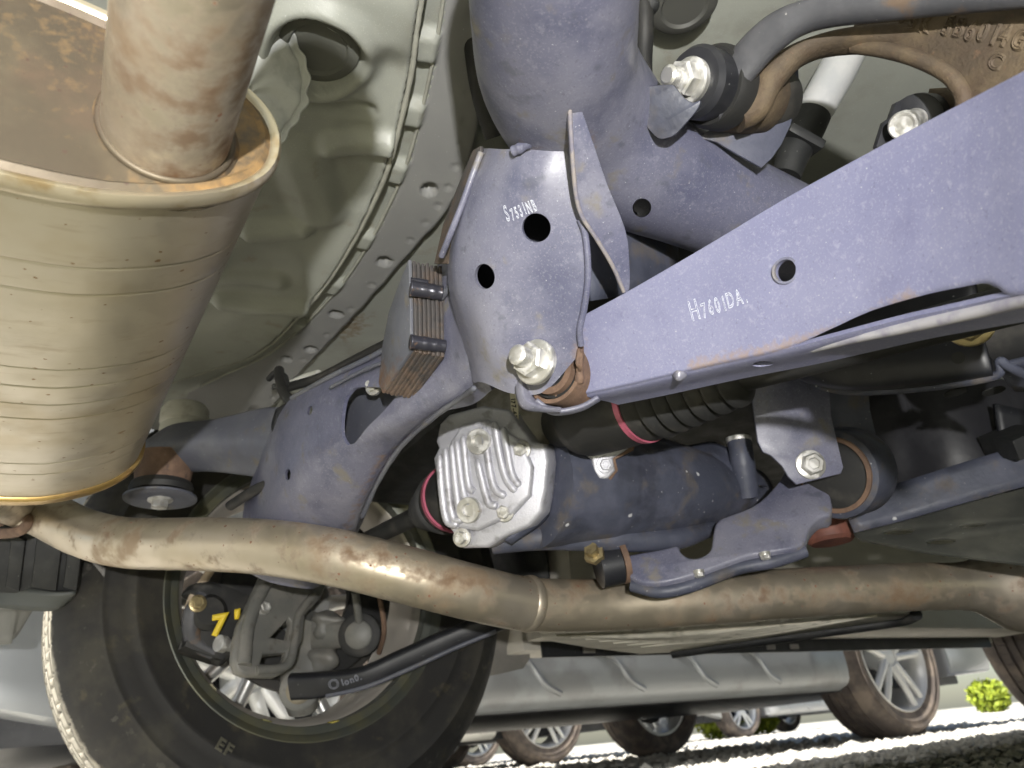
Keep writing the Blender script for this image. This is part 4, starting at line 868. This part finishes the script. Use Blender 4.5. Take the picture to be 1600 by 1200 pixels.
lathe('rear_bolt', [(0, .011), (.006, .011), (.007, .007), (.016, .007), (.016, 0)], A(930, 868, .74), nrm(A(915, 845, .72)-A(930, 868, .74)), brass, ml, 6)
# hanger bracket of that eye
hb = thing('hanger_bracket', 'blue black two plate bracket bolted through the large rubber eye', 'bracket', A(1260, 750, .74))
hp1 = pl3(A(1180, 650, .745), A(1300, 640, .742), A(1280, 750, .728))
pplate('front_plate', [(1165, 560), (1292, 545), (1299, 650), (1318, 730), (1314, 740), (1245, 757), (1232, 745), (1222, 728), (1205, 712), (1192, 706), (1184, 690), (1175, 620)], hp1, .004, lav, hb, bev=.001)
bolt(hb, hp1.at(1266, 726), hp1.n, .0105, zinc, wr=1.4, hh=.9, rot=.2)
hp2 = pl3(A(1310, 600, .80), A(1370, 600, .81), A(1370, 750, .80))
pplate('rear_plate', [(1280, 560), (1352, 556), (1360, 640), (1384, 745), (1380, 752), (1335, 765), (1300, 700)], hp2, .004, darkblue, hb, bev=.001)

# ================================================================== black crossmember on the right
cm = thing('front_crossmember', 'shaded black channel crossmember with a brassy bolt below the lower arm', 'crossmember', A(1400, 620, .62))
grid('channel', [[A(1150, 440, .72), A(1190, 520, .70), A(1230, 580, .69), A(1270, 602, .70), A(1300, 606, .76)], [A(1270, 430, .67), A(1290, 520, .655), A(1310, 590, .65), A(1330, 612, .66), A(1370, 612, .72)],
    [A(1400, 420, .62), A(1410, 510, .605), A(1420, 580, .60), A(1440, 606, .61), A(1470, 606, .67)], [A(1520, 410, .57), A(1530, 500, .56), A(1545, 565, .55), A(1555, 590, .56), A(1580, 592, .62)]], blackst, cm, 7, 6, .004)
tube('edge_flange', [A(1268, 600, .698), A(1330, 612, .66), A(1440, 606, .61), A(1552, 588, .558), A(1562, 565, .55), A(1575, 572, .545), A(1610, 590, .53)], .0035, darkblue, cm, 12)
grid('end_flange', [[A(1555, 575, .552), A(1585, 612, .585)], [A(1620, 560, .525), A(1640, 615, .56)]], darkblue, cm, 4, 4, .004)
bolt(cm, A(1515, 506, .54), nrm(CAM-A(1515, 506, .55)+np.array([-.15, 0, 0])), .0125, brass, wr=1.35, hh=.55)
lathe('hole_plug', [(0, .0045), (.002, .0045), (.002, 0)], A(1497, 559, .548), nrm(CAM-A(1497, 559, .55)), black, cm, 16)
lathe('bushing_rubber', [(-.02, .028), (-.018, .033), (.02, .033), (.022, .026)], A(1600, 510, .58), [0, 1, .1], rubber, cm, 32)
for q in ((1490, 607), (1550, 605)): lathe('hole_shade_disc', [(0, .0085), (-.001, .0085), (-.001, 0)], A(*q, .605)-np.array([0, 0, .003]), [0, 0, 1], black, cm, 20)  # black discs stand in for the shade inside open holes

# fuel tank and black tray
ft = thing('fuel_tank', 'dark moulded plastic tank behind the black crossmember', 'fuel tank', A(1450, 760, .9))
box('gap_shade_box', (.40, .40, .468), (1.30, 1.06, .56), blackp, ft, .03)  # dark box added so the gaps above the differential read black
grid('tank_wall', [[A(1330, 560, .98), A(1330, 640, .96), A(1350, 700, .94), A(1380, 770, .93)], [A(1400, 560, .96), A(1400, 640, .93), A(1420, 730, .90), A(1440, 775, .90)], [A(1480, 560, .93), A(1480, 650, .88), A(1490, 735, .86), A(1500, 775, .875)],
    [A(1560, 560, .92), A(1560, 660, .87), A(1570, 725, .85), A(1575, 770, .86)], [A(1660, 560, .93), A(1660, 660, .88), A(1660, 730, .86), A(1660, 770, .87)]], mat('tank_plastic', (.018, .018, .022), .5, 0, [dict(c=(.036, .036, .041), s=16, lo=.42, hi=.66, d=6)], bump=[(150, .25, .001)]), ft, 6, 6, .004)
grid('strap', [[A(1555, 630, .845), A(1600, 640, .84)], [A(1565, 690, .835), A(1610, 700, .83)], [A(1590, 770, .83), A(1630, 770, .83)]], blackst, ft, 4, 4, .006)
box('strap_block', (-.02, -.012, -.03), (.02, .012, .03), blackp, ft, .004, Matrix.Translation(Vector(A(1585, 690, .82))) @ m3.to_4x4() @ Matrix.Rotation(.4, 4, 'Z'))
tr = thing('belly_tray', 'dark stiff tray with oval slots at the right edge', 'tray', A(1450, 860, .83))
grid('side_wall', [[A(1312, 778, .86), A(1335, 832, .838)], [A(1395, 757, .85), A(1415, 812, .83)], [A(1500, 724, .83), A(1510, 785, .815)], [A(1680, 670, .81), A(1690, 735, .79)]], darkblue, tr, 5, 4, .004)
tpl = pl3(A(1335, 836, .838), A(1690, 738, .79), A(1600, 880, .72))
def ell(cx, cy, a, b, th=0): return [(cx+a*math.cos(t)*math.cos(th)-b*math.sin(t)*math.sin(th), cy+a*math.cos(t)*math.sin(th)+b*math.sin(t)*math.cos(th)) for t in np.linspace(0, 2*math.pi, 21)[:-1]]
pplate('tray_bottom', [(1334, 834), (1420, 812), (1520, 784), (1690, 738), (1760, 800), (1720, 893), (1600, 880), (1450, 862), (1345, 842)], tpl, .004, mat('dusty_tray_plastic', (.055, .057, .05), .5, 0, [dict(c=(.095, .095, .08), s=16, lo=.42, hi=.66, d=6), DUST], bump=[(200, .2, .0006)]), tr,
    holes=[ell(1404, 830, 25, 5, -.06), ell(1470, 845, 24, 5, -.06), ell(1520, 820, 22, 4, -.1)])
bs = thing('bump_stop', 'reddish brown stub under the large rubber eye', 'bump stop', A(1300, 850, .88))
lathe('cap', [(0, .024), (.004, .028), (.022, .029), (.026, .024), (.026, 0)], A(1300, 848, .88), [0, 0, 1], mat('red_brown_paint', (.22, .085, .06), .6, 0, [dict(c=(.15, .06, .045), s=40)]), bs, 32)
lathe('neck', [(.026, .020), (.034, .026), (.040, .020), (.05, .022), (.09, .022)], A(1300, 848, .88), [0, 0, 1], blackst, bs, 32)

# ================================================================== hose clip near the far mount
hc = thing('hose_clip', 'black plastic hose with clip over the far mounting arm', 'hose', A(450, 740, .80))
tube('hose', [A(436, 578, .86), A(438, 595, .84), A(446, 618, .80), A(470, 640, .772), A(478, 680, .762), A(470, 720, .765), A(440, 748, .775), (A(400, 765, .80)), A(360, 790, .85)], .0058, rubber, hc, 14)
tube('clip_strap', [A(420, 592, .875), A(432, 582, .86), A(446, 590, .85), A(444, 604, .84), A(428, 604, .85)], .0035, blackp, hc, 12)
grid('clip_cover', [[A(430, 640, .80), A(452, 628, .785), A(470, 640, .775)], [A(424, 670, .80), A(450, 664, .775), A(474, 672, .765)], [A(440, 700, .79), A(456, 692, .772), A(474, 700, .765)]], blackst, hc, 5, 5, .003)
tube('white_line', [A(448, 604, .86), A(480, 590, .86), A(498, 585, .85)], .0055, whiterub, hc, 14)
tube('black_line', [A(450, 605, .85), A(500, 590, .82), A(560, 560, .78), A(620, 530, .72)], .0055, rubber, hc, 14)
# ================================================================== rear wheel
WC = np.array([.395, 1.16, .360])
def tyre(name, c, R, rr, wd, mat_, parent, s=1, blocks=64, seg=640):
    """s: +1 the near sidewall at c, tread going +Y"""
    pf = [(.004, rr-.004), (.0, rr+.004), (-.004, rr+.014), (-.012, rr+.03), (-.0145, rr+.034), (-.0145, rr+.037), (-.0130, rr+.040), (-.0145, rr+.05), (-.0165, (R+rr)/2), (-.0165, (R+rr)/2+.006), (-.0180, (R+rr)/2+.008), (-.0180, (R+rr)/2+.010), (-.0162, (R+rr)/2+.012), (-.013, R-.052), (-.006, R-.036), (.006, R-.023), (.020, R-.012), (.034, R-.005), (.046, R-.001), (.047, R-.008), (.055, R-.008), (.056, R), (.088, R+.001), (.089, R-.008), (.099, R-.008), (.100, R+.001),
          (wd*.5+.012, R+.001), (wd*.5+.013, R-.008), (wd*.5+.023, R-.008), (wd*.5+.024, R+.001), (wd-.056, R), (wd-.055, R-.008), (wd-.047, R-.008), (wd-.046, R), (wd-.028, R-.002), (wd-.010, R-.010), (wd+.010, R-.035), (wd+.016, (R+rr)/2), (wd+.004, rr+.014), (wd, rr), (wd*.5, rr-.012)]
    def fn(i, t, r, th):
        ph = (th*blocks/(2*math.pi)+ (t*8)) % 1.0
        if 14 <= i <= 19 or 30 <= i <= 35: return r-(.0022 if ph < .10 else (.0008 if .5 < ph < .55 else 0))
        if r > R-.005: return r-(.004 if ph < .10 else 0)
        return r
    return ringlathe(name, [(s*t, r) for t, r in pf], c, (0, 1, 0), mat_, parent, seg, 40, fn=fn)
ty = wh = tyre('wheel', WC+np.array([0, -.01, 0]), .357, .224, .225, tyrem, body)
wh['label'] = 'big rear wheel seen from inside with dark tyre and spoked alloy rim'
def tread_sun_dust(co):
    r = np.hypot(co[:, 0]-WC[0], co[:, 2]-WC[2]); return .95*np.clip((r-.3515)/.003, 0, 1)*np.clip((co[:, 1]-1.160)/.012, 0, 1)+.10*np.clip(1-np.abs(r-.318)/.016, 0, 1)  # cream tread tone stands in for sunlight; fainter sidewall band is dust
stain_attr(ty, tread_sun_dust)
text('tyre_lettering', 'EF', PL((0, 1.134, 0), (0, -1, 0)), (335, 1168), (372, 1192), .022, mat('faded_mark', (.10, .095, .07), .8), ty, bvh(ty), lift=.0006, stroke=.0009, fill=True)
rim = ringlathe('rim_barrel', [(0, .224), (-.006, .226), (-.008, .221), (-.002, .214), (.012, .206), (.035, .204), (.045, .196), (.10, .192), (.17, .196), (.20, .205), (.212, .216), (.216, .216), (.21, .2025), (.17, .1925), (.10, .1885), (.045, .1925), (.034, .199), (.008, .200), (.004, .208)], WC, (0, 1, 0), rimdark, wh, 120)
ringlathe('rim_edge', [(.028, .1985), (.030, .1955), (.046, .1875), (.10, .1835), (.17, .187), (.212, .198), (.214, .2005), (.17, .1905), (.10, .1865), (.046, .1900)], WC, (0, 1, 0), mat('worn_barrel', (.55, .51, .46), .35, .4), wh, 120)
for k in range(5):
    for sgn in (-1, 1):
        a_ = 2*math.pi*k/5+.35; u = np.array([math.cos(a_), 0, math.sin(a_)]); v = np.array([-math.sin(a_), 0, math.cos(a_)])
        P = [WC+np.array([0, yy, 0])+u*r+v*sgn*w_ for r, w_, yy in ((.055, .016, .165), (.11, .024, .178), (.16, .034, .182), (.192, .040, .180))]
        tube('spoke', P, [.017, .013, .0115, .013], rimsil, wh, 10, 4)
lathe('hub', [(.10, .060), (.15, .066), (.17, .070), (.19, .060), (.19, 0)], WC, (0, 1, 0), rimsil, wh, 40)
for px_, m_ in (((303, 1104), mat('cream_mark', (.42, .38, .26), .7)), ((530, 1154), mat('yellow_mark', (.6, .5, .1), .7)), ((405, 1168), mat('dull_mark', (.30, .28, .12), .7))):
    c = AY(*px_, 1.163); rd_ = nrm((c-WC)*np.array([1, 0, 1])); tn = np.cross([0, 1, 0], rd_)
    grid('balance_mark', [[WC+rd_*.1992+tn*s_+np.array([0, .007, 0]) for s_ in (-.006, .006)], [WC+rd_*.1975+tn*s_+np.array([0, .027, 0]) for s_ in (-.006, .006)]], m_, wh, 2, 2, .0015)
bk_ = thing('brake_assembly', 'dark brake disc and caliper with a yellow painted 7 inside the rear wheel', 'brake', (.36, 1.15, .25))
ringlathe('disc', [(.05, .075), (.05, .150), (.062, .150), (.062, .075)], WC, (0, 1, 0), mat('disc_iron', (.09, .085, .08), .4, .5), bk_, 72)
ringlathe('dust_shield', [(.030, .070), (.030, .135), (.034, .138), (.040, .138), (.036, .070)], WC, (0, 1, 0), rubber, bk_, 72)
cc = AY(335, 975, 1.13)
box('caliper', (-.030, -.03, -.048), (.030, .03, .048), rubber, bk_, .012, Matrix.Translation(Vector(cc)) @ Matrix.Rotation(.35, 4, 'Y'))
lathe('piston_housing', [(-.02, .024), (.018, .024), (.024, .018), (.024, 0)], AY(322, 960, 1.11), (0, -1, 0), rubber, bk_, 28)
tube('caliper_bracket', [AY(318, 930, 1.10), AY(300, 960, 1.10), AY(304, 1000, 1.11), AY(335, 1020, 1.11)], [.010, .012, .012, .010], castgrey, bk_, 12)
bolt(bk_, AY(309, 943, 1.085), (0, -1, 0), .008, brass)
blob('caliper_boss', AY(320, 925, 1.12), .022, rubber, bk_, (1.4, 1, .6), .15)
blob('caliper_boss', AY(350, 1010, 1.12), .024, rubber, bk_, (1, 1, 1), .2)
spl_ = PL(AY(345, 975, 1.06), (-.25, -1, -.15))
text('lettering', "7'", spl_, (330, 992), (352, 988), .034, yellow, bk_, None, lift=.0, stroke=.0022, fill=True, shear=.15)
lathe('guide_bolt', [(0, .012), (.012, .012), (.013, .008), (.03, .008), (.03, .011), (.04, .011), (.04, 0)], AY(378, 1012, 1.10), nrm(np.array([-1, -.5, .1])), zinc, bk_, 20)
tube('brake_wire', [AY(330, 890, 1.10), AY(318, 908, 1.11), AY(305, 925, 1.11), AY(295, 950, 1.12)], .006, mat('tan_wire', (.45, .36, .27), .6), bk_, 10)
# grey knuckle guard with triangular openings
kg = thing('knuckle_bracket', 'grey cast bracket with triangular openings in front of the rear wheel', 'bracket', AY(420, 1055, 1.06))
kp = pl3(AY(400, 920, 1.06), AY(470, 1000, 1.06), AY(385, 1050, 1.03))
pplate('plate', [(418, 880), (520, 880), (505, 930), (478, 960), (473, 1000), (462, 1025), (445, 1050), (430, 1056), (385, 1054), (372, 1048), (366, 1030), (368, 1000), (374, 975), (388, 945), (402, 915)], kp, .016, greybk, kg,
    holes=[[(424, 995), (452, 965), (456, 972), (450, 1000)], [(408, 1036), (412, 1022), (448, 1018), (446, 1026), (438, 1038)]], bev=.004, angle=70)
tube('rib', [kp.at(*q)+kp.n*.001 for q in [(425, 895), (400, 940), (386, 985), (381, 1040)]], .009, greybk, kg, 14)
tube('rib', [kp.at(*q)+kp.n*.001 for q in [(490, 930), (466, 962), (460, 1000), (448, 1040), (400, 1048)]], .006, greybk, kg, 12)
bolt(kg, kp.at(411, 952)+kp.n*.001, kp.n, .0075, zinc, wr=1.15)
kn = thing('wheel_knuckle', 'rough grey cast wheel carrier with bushings inside the rear wheel', 'knuckle', AY(480, 1100, 1.12))
band('upright', [((455, 950), (520, 975), 1.14), ((450, 1000), (530, 1000), 1.14), ((440, 1040), (505, 1040), 1.12), ((440, 1080), (500, 1075), 1.10), ((452, 1112), (495, 1108), 1.10)], greybk, .022, kn)
band('arm', [((490, 965), (490, 1015), 1.13), ((530, 968), (530, 1012), 1.12), ((570, 972), (570, 1010), 1.11)], greybk, .018, kn)
lathe('bushing', [(-.02, .026), (-.018, .031), (.018, .031), (.02, .026)], A(564, 992, 1.11), nrm(CAM-A(564, 992, 1.1)+np.array([-.2, 0, 0])), rubber, kn, 32)
lathe('bushing_end', [(.018, .020), (.024, .020), (.026, .017), (.026, 0)], A(564, 992, 1.11), nrm(CAM-A(564, 992, 1.1)+np.array([-.2, 0, 0])), greybk, kn, 32)
lathe('lower_eye', [(-.02, .024), (-.018, .028), (.018, .028), (.02, .024)], A(468, 1078, 1.075), nrm(CAM-A(468, 1078, 1.08)), greybk, kn, 32)
lathe('lower_bolt', [(.016, .018), (.022, .018), (.024, .015), (.024, .010), (.032, .010), (.033, 0)], A(467, 1079, 1.075), nrm(CAM-A(468, 1078, 1.08)), mat('tan_bolt', (.27, .24, .18), .5, .4), kn, 28)
blob('casting_boss', A(505, 1030, 1.12), .022, greybk, kn, (1, 1, 1), .2); blob('casting_boss', A(515, 975, 1.13), .024, greybk, kn, (1.2, 1, .8), .25)
tube('sensor_wire', [A(590, 920, 1.1), A(598, 960, 1.1), A(600, 990, 1.1), A(592, 1020, 1.12)], .004, rustst, kn, 8)
tube('link_rod', [A(555, 925, 1.08), A(559, 955, 1.09), A(563, 985, 1.10)], .006, greybk, kn, 10)
# long link from knuckle to the front
tl = thing('trailing_link', 'dark pressed steel link with faint white marking running to the wheel carrier', 'suspension link', A(600, 1070, 1.05))
band('channel', [((452, 1054), (458, 1092), 1.045), ((500, 1051), (506, 1088), 1.04), ((560, 1044), (570, 1074), 1.04), ((620, 1018), (640, 1046), 1.05), ((690, 987), (710, 1014), 1.06), ((760, 960), (775, 987), 1.07), ((830, 938), (840, 964), 1.09)], blackst, .012, tl, sq=.55)
tube('edge', [A(510, 1087, 1.03), A(572, 1073, 1.03), A(640, 1045, 1.04), (A(710, 1013, 1.05)), A(775, 986, 1.06)], .0035, beamgrey, tl, 10)
lp2 = pl3(A(510, 1065, 1.024), A(560, 1058, 1.024), A(510, 1085, 1.024))
text('lettering', 'O1on0.', lp2, (515, 1078), (552, 1066), .014, mat('faded_ink', (.22, .23, .27), .8), tl, None, lift=.0, stroke=.0005, sizes=[.019]+[.012]*5)
# grey flap ahead of the rear wheel
gf = thing('splash_guard', 'small grey plastic splash guard hanging ahead of the rear wheel', 'splash guard', A(790, 1055, 1.5))
fp = pl3(A(750, 990, 1.5), A(830, 990, 1.52), A(760, 1058, 1.5))
pplate('flap', [(752, 1060), (748, 1000), (760, 978), (830, 975), (828, 1030), (818, 1045)], fp, .006, greyflap, gf, bev=.002)
# ribbed black bin at the left edge: rear bumper corner
bn_ = thing('bumper_corner', 'black ribbed plastic bumper corner below the muffler at the left edge', 'bumper', A(50, 930, .95))
bpx = pl3(A(0, 880, .93), A(125, 880, .97), A(60, 930, .95))
pplate('wall', [(-160, 800), (60, 830), (118, 868), (126, 890), (124, 918), (112, 932), (90, 936), (-160, 915)], bpx, .06, blackp, bn_, bev=.008)
for x0, x1 in ((8, 30), (48, 88), (98, 120)):
    pplate('rib', [(x0+10, 832), (x1+10, 845), (x1, 925), (x0, 918)], PL(bpx.p+bpx.n*.012, bpx.n), .014, blackp, bn_, bev=.003)
grid('lower_lip', [[A(-160, 905, .93), A(-160, 935, .90)], [A(0, 915, .94), A(0, 950, .93)], [A(80, 925, .95), A(80, 955, .95)], [A(118, 928, .96), A(112, 938, .97)]], mat('grey_black_plastic', (.07, .075, .07), .5), bn_, 5, 4, .006)
bumpc = thing('bumper_skirt', 'dark grey curved plastic skirt under the ribbed bumper corner', 'bumper', A(20, 1010, 1.1))
grid('skirt', [[A(-160, 935, 1.0), A(-160, 1005, 1.05)], [A(0, 940, 1.05), A(0, 1008, 1.1)], [A(40, 942, 1.08), A(20, 1000, 1.12)], [A(58, 942, 1.10), A(30, 990, 1.13)]], mat('grey_skirt', (.11, .115, .11), .5), bumpc, 5, 4, .006)
# underfloor shield, flat panel below the cabin
us = thing('underfloor_shield', 'dirty pale perforated underfloor shield panel behind the exhaust pipe', 'floor shield', (1.0, .85, .24))
UZ = .235
sp = [AZ(*q, UZ) for q in [(836, 978), (848, 1000), (920, 1012), (1000, 1022), (1060, 1019), (1160, 1004), (1280, 987), (1400, 970), (1432, 960), (1390, 957), (1150, 968), (900, 973)]]
hl = []
for q in [(900, 995), (950, 992), (1010, 988), (1060, 982), (1130, 978), (1190, 972), (1250, 968), (1310, 962), (1100, 1000), (1180, 990), (1260, 980)]:
    c = AZ(*q, UZ); hl.append([c+np.array([.010*math.cos(t), .006*math.sin(t), 0]) for t in np.linspace(0, 2*math.pi, 13)[:-1]])
usp = plate('panel', sp, (0, 0, -1), .004, shield, us, holes=hl, angle=30)
tube('rolled_edge', [AZ(*q, UZ-.002) for q in [(1050, 1021), (1160, 1005), (1280, 988), (1400, 971), (1432, 960)]], .009, blackp, us, 10)
for k in range(7):
    a_, b_ = AZ(870+22*k, 992+3*k, UZ), AZ(1130+40*k, 985-4*k, UZ)
    tube('stiffener', [a_-np.array([0, 0, .001]), (a_+b_)/2-np.array([0, 0, .004]), b_-np.array([0, 0, .001])], [.001, .005, .001], shield, us, 8)

# ================================================================== other cars
glass = mat('dark_glass', (.02, .025, .03), .05, 0, coat=1)
def car_wheel(root, c, R, rr, tm, rm, s, spokes=5, seg=96):
    """c: centre of the outer face, s: direction of the outer face along Y (-1 faces us)"""
    c = np.array(c, float); wd = .21
    t = tyre('wheel', c, R, rr, wd, tm, root, -s, 60, 240)
    ringlathe('rim_barrel', [(-s*.0, rr), (-s*-.004, rr-.004), (-s*.01, rr-.014), (-s*.06, rr-.03), (-s*.20, rr-.02), (-s*.20, rr-.005)], c, (0, 1, 0), rm, t, 48)
    for k in range(spokes):
        for g in (-1, 1):
            a_ = 2*math.pi*k/spokes+.2; u = np.array([math.cos(a_), 0, math.sin(a_)]); v = np.array([-math.sin(a_), 0, math.cos(a_)])
            tube('spoke', [c+np.array([0, -s*yy, 0])+u*r_+v*g*w_ for r_, w_, yy in ((.04, .012, .03), (rr*.55, .024, .02), (rr-.012, .034, .018))], [.020, .016, .016], rm, t, 8, 3)
    lathe('hub', [(-s*.10, .06), (-s*.05, .06), (-s*.02, .05), (-s*.015, 0)], c, (0, 1, 0), rm, t, 24)
    lathe('brake_disc', [(-s*.11, .15), (-s*.10, .15), (-s*.10, 0)], c, (0, 1, 0), blackst, t, 32)
def park_car(name, label, y0, wdt, xr, wb, paint, clad, R=.33, rr=.225, ride=.22, tm=tyred, rm=rimwht, group='cars parked in the row'):
    """parallel to ours: near side at y0, rear axle at xr, wheelbase wb"""
    root = thing(name, label, 'car', (xr+wb/2, y0+wdt/2, 0), group)
    xf = xr+wb
    def ar(cx): return [(cx+(R+.06)*math.cos(t), R+(R+.06)*math.sin(t)) for t in np.linspace(-.25, math.pi+.25, 17)]
    pts = [(xr-.85, ride+.12), (xr-.92, .55), (xr-.88, .95), (xr-.6, 1.55), (xr+.1, 1.64), (xf-1.2, 1.62), (xf-.35, 1.12), (xf+.55, .98), (xf+.82, .75), (xf+.85, .42), (xf+.75, ride+.02)]
    pts += ar(xf) + [(xf-R-.12, ride), (xr+R+.12, ride)] + ar(xr)
    plate('body', [(x, y0, z) for x, z in pts], (0, -1, 0), wdt, paint, root, bev=.035)
    for side, yy in ((-1, y0-.004), (1, y0+wdt+.004)):
        for a_, b_ in (((xr-.45), xr+.85), (xr+.95, xf-.75)):
            plate('side_window', [(a_, yy, 1.02), (a_+.12, yy, 1.46), (b_-.02, yy, 1.46), (b_+(.25 if b_ > xf-1 else 0), yy, 1.02)], (0, side, 0), .01, glass, root, bev=.002)
    zt = ride+.17
    cl = grid('sill_cladding', [[(xr+R+.10, y0-.004, zt), (xr+R+.10, y0-.030, zt-.02), (xr+R+.10, y0-.030, ride+.02), (xr+R+.10, y0+.03, ride-.02)], [(xf-R-.10, y0-.004, zt), (xf-R-.10, y0-.030, zt-.02), (xf-R-.10, y0-.030, ride+.02), (xf-R-.10, y0+.03, ride-.02)]], clad, root, 8, 4, .004)
    for k in range(6):                                  # slanting pressed accents
        x = xr+R+.35+k*.33
        if x < xf-R-.4: tube('cladding_rib', [(x, y0-.030, zt-.03), (x+.08, y0-.033, zt-.05), (x+.14, y0-.033, ride+.05), (x+.20, y0-.028, ride+.02)], .010, clad, root, 8)
    box('chassis', (xr-.6, y0+.10, ride-.02), (xf+.6, y0+wdt-.10, ride+.06), blackst, root, .01)
    for x in (xr, xf):
        car_wheel(root, (x, y0+.02, R), R, rr, tm, rm, -1)
        car_wheel(root, (x, y0+wdt-.02, R), R, rr, tm, rm, 1)
    return root
gpaint = mat('silver_grey_paint', (.40, .42, .44), .3, .3, coat=.6); gclad = mat('silver_cladding', (.34, .36, .38), .4, .2, [dict(c=(.27, .28, .29), s=6)])
wpaint = mat('white_paint', (.75, .75, .72), .3, 0, coat=.6); cpaint = mat('cream_paint', (.62, .60, .54), .3, 0, coat=.6); spaint = mat('silver_paint', (.45, .46, .47), .3, .4, coat=.6)
park_car('parked_car', 'silver grey car parked alongside, its sill and front wheel beyond the shield', 1.93, 1.74, .52, 2.70, gpaint, gclad, R=.325)
park_car('parked_car', 'white car second in the row, bumper and wheel low between tyre and sill', 4.35, 1.75, .35, 2.72, wpaint, wpaint, R=.325, ride=.20)
park_car('parked_car', 'cream car third in the row, wheels just above the gravel', 6.9, 1.75, 1.3, 2.7, cpaint, spaint, R=.32)
park_car('parked_car', 'silver car farthest along the row beside the yellow green shrubs', 6.6, 1.75, 7.5, 2.7, spaint, spaint, R=.32)
# low edge of the parked row: our own front wheel
WF = np.array([3.18, 1.18, .357])
fw = tyre('wheel', WF, .357, .224, .215, tyred, body, 1, 70, 420)
fw['label'] = 'front wheel at the right edge, grooved tread towards the camera'
ringlathe('rim_barrel', [(0, .224), (-.004, .216), (.02, .20), (.15, .19), (.20, .215), (.20, .21), (.15, .18), (.02, .19)], WF, (0, 1, 0), rimdark, fw, 60)
lathe('hub', [(.05, .17), (.06, .17), (.06, 0)], WF, (0, 1, 0), blackst, fw, 40)
# right rear wheel, just outside the frame
WR = np.array([.395, -.23, .360]); rw = tyre('wheel', WR, .357, .224, .225, tyrem, body, -1, 64, 320)
rw['label'] = 'rear wheel on the near side of the car'
ringlathe('rim_barrel', [(0, .224), (.004, .216), (-.02, .20), (-.15, .19), (-.20, .215), (-.20, .21), (-.15, .18), (-.02, .19)], WR, (0, 1, 0), rimdark, rw, 60)
lathe('hub', [(-.05, .17), (-.06, .17), (-.06, 0)], WR, (0, 1, 0), blackst, rw, 40)
# yellow green shrubs
leafm = mat('yellow_green_leaf', (.30, .36, .03), .6, 0, [dict(c=(.20, .28, .03), s=20)])
for i, (px_, d_, h_, r_, lab) in enumerate([((1125, 1140), 9., .42, .30, 'yellow green shrub between two far wheels'), ((1552, 1110), 8., .36, .20, 'yellow green shrub at the right beside the far wheel'), ((1190, 1138), 10., .38, .25, 'smaller yellow green shrub left of a far silver wheel')]):
    p = A(*px_, d_); sh_ = thing('shrub', lab, 'shrub', (p[0], p[1], 0), 'shrubs behind the parked cars')
    nL = 700; u_ = rng.normal(size=(nL, 3)); u_ /= np.linalg.norm(u_, axis=1)[:, None]; rr_ = rng.random(nL)**.4
    c = np.array([p[0], p[1], h_*.5])+u_*rr_[:, None]*np.array([r_, r_, h_*.5]); V = []; Fc = []
    for q in c:
        a_ = nrm(rng.normal(size=3)); b_ = nrm(np.cross(a_, rng.normal(size=3))); k = len(V); s_ = .045
        V += [q-a_*s_, q+b_*s_*.5, q+a_*s_, q-b_*s_*.5]; Fc.append((k, k+1, k+2, k+3))
    mesh('leaves', V, Fc, leafm, sh_, False)
    for k in range(5):
        e_ = np.array([p[0], p[1], 0])+np.array([rng.normal()*r_*.4, rng.normal()*r_*.4, h_*.8]); tube('stem', [(p[0], p[1], -.01), ((p[0]+e_[0])/2, (p[1]+e_[1])/2, h_*.45), e_], [.012, .008, .004], rustst, sh_, 6, 3)
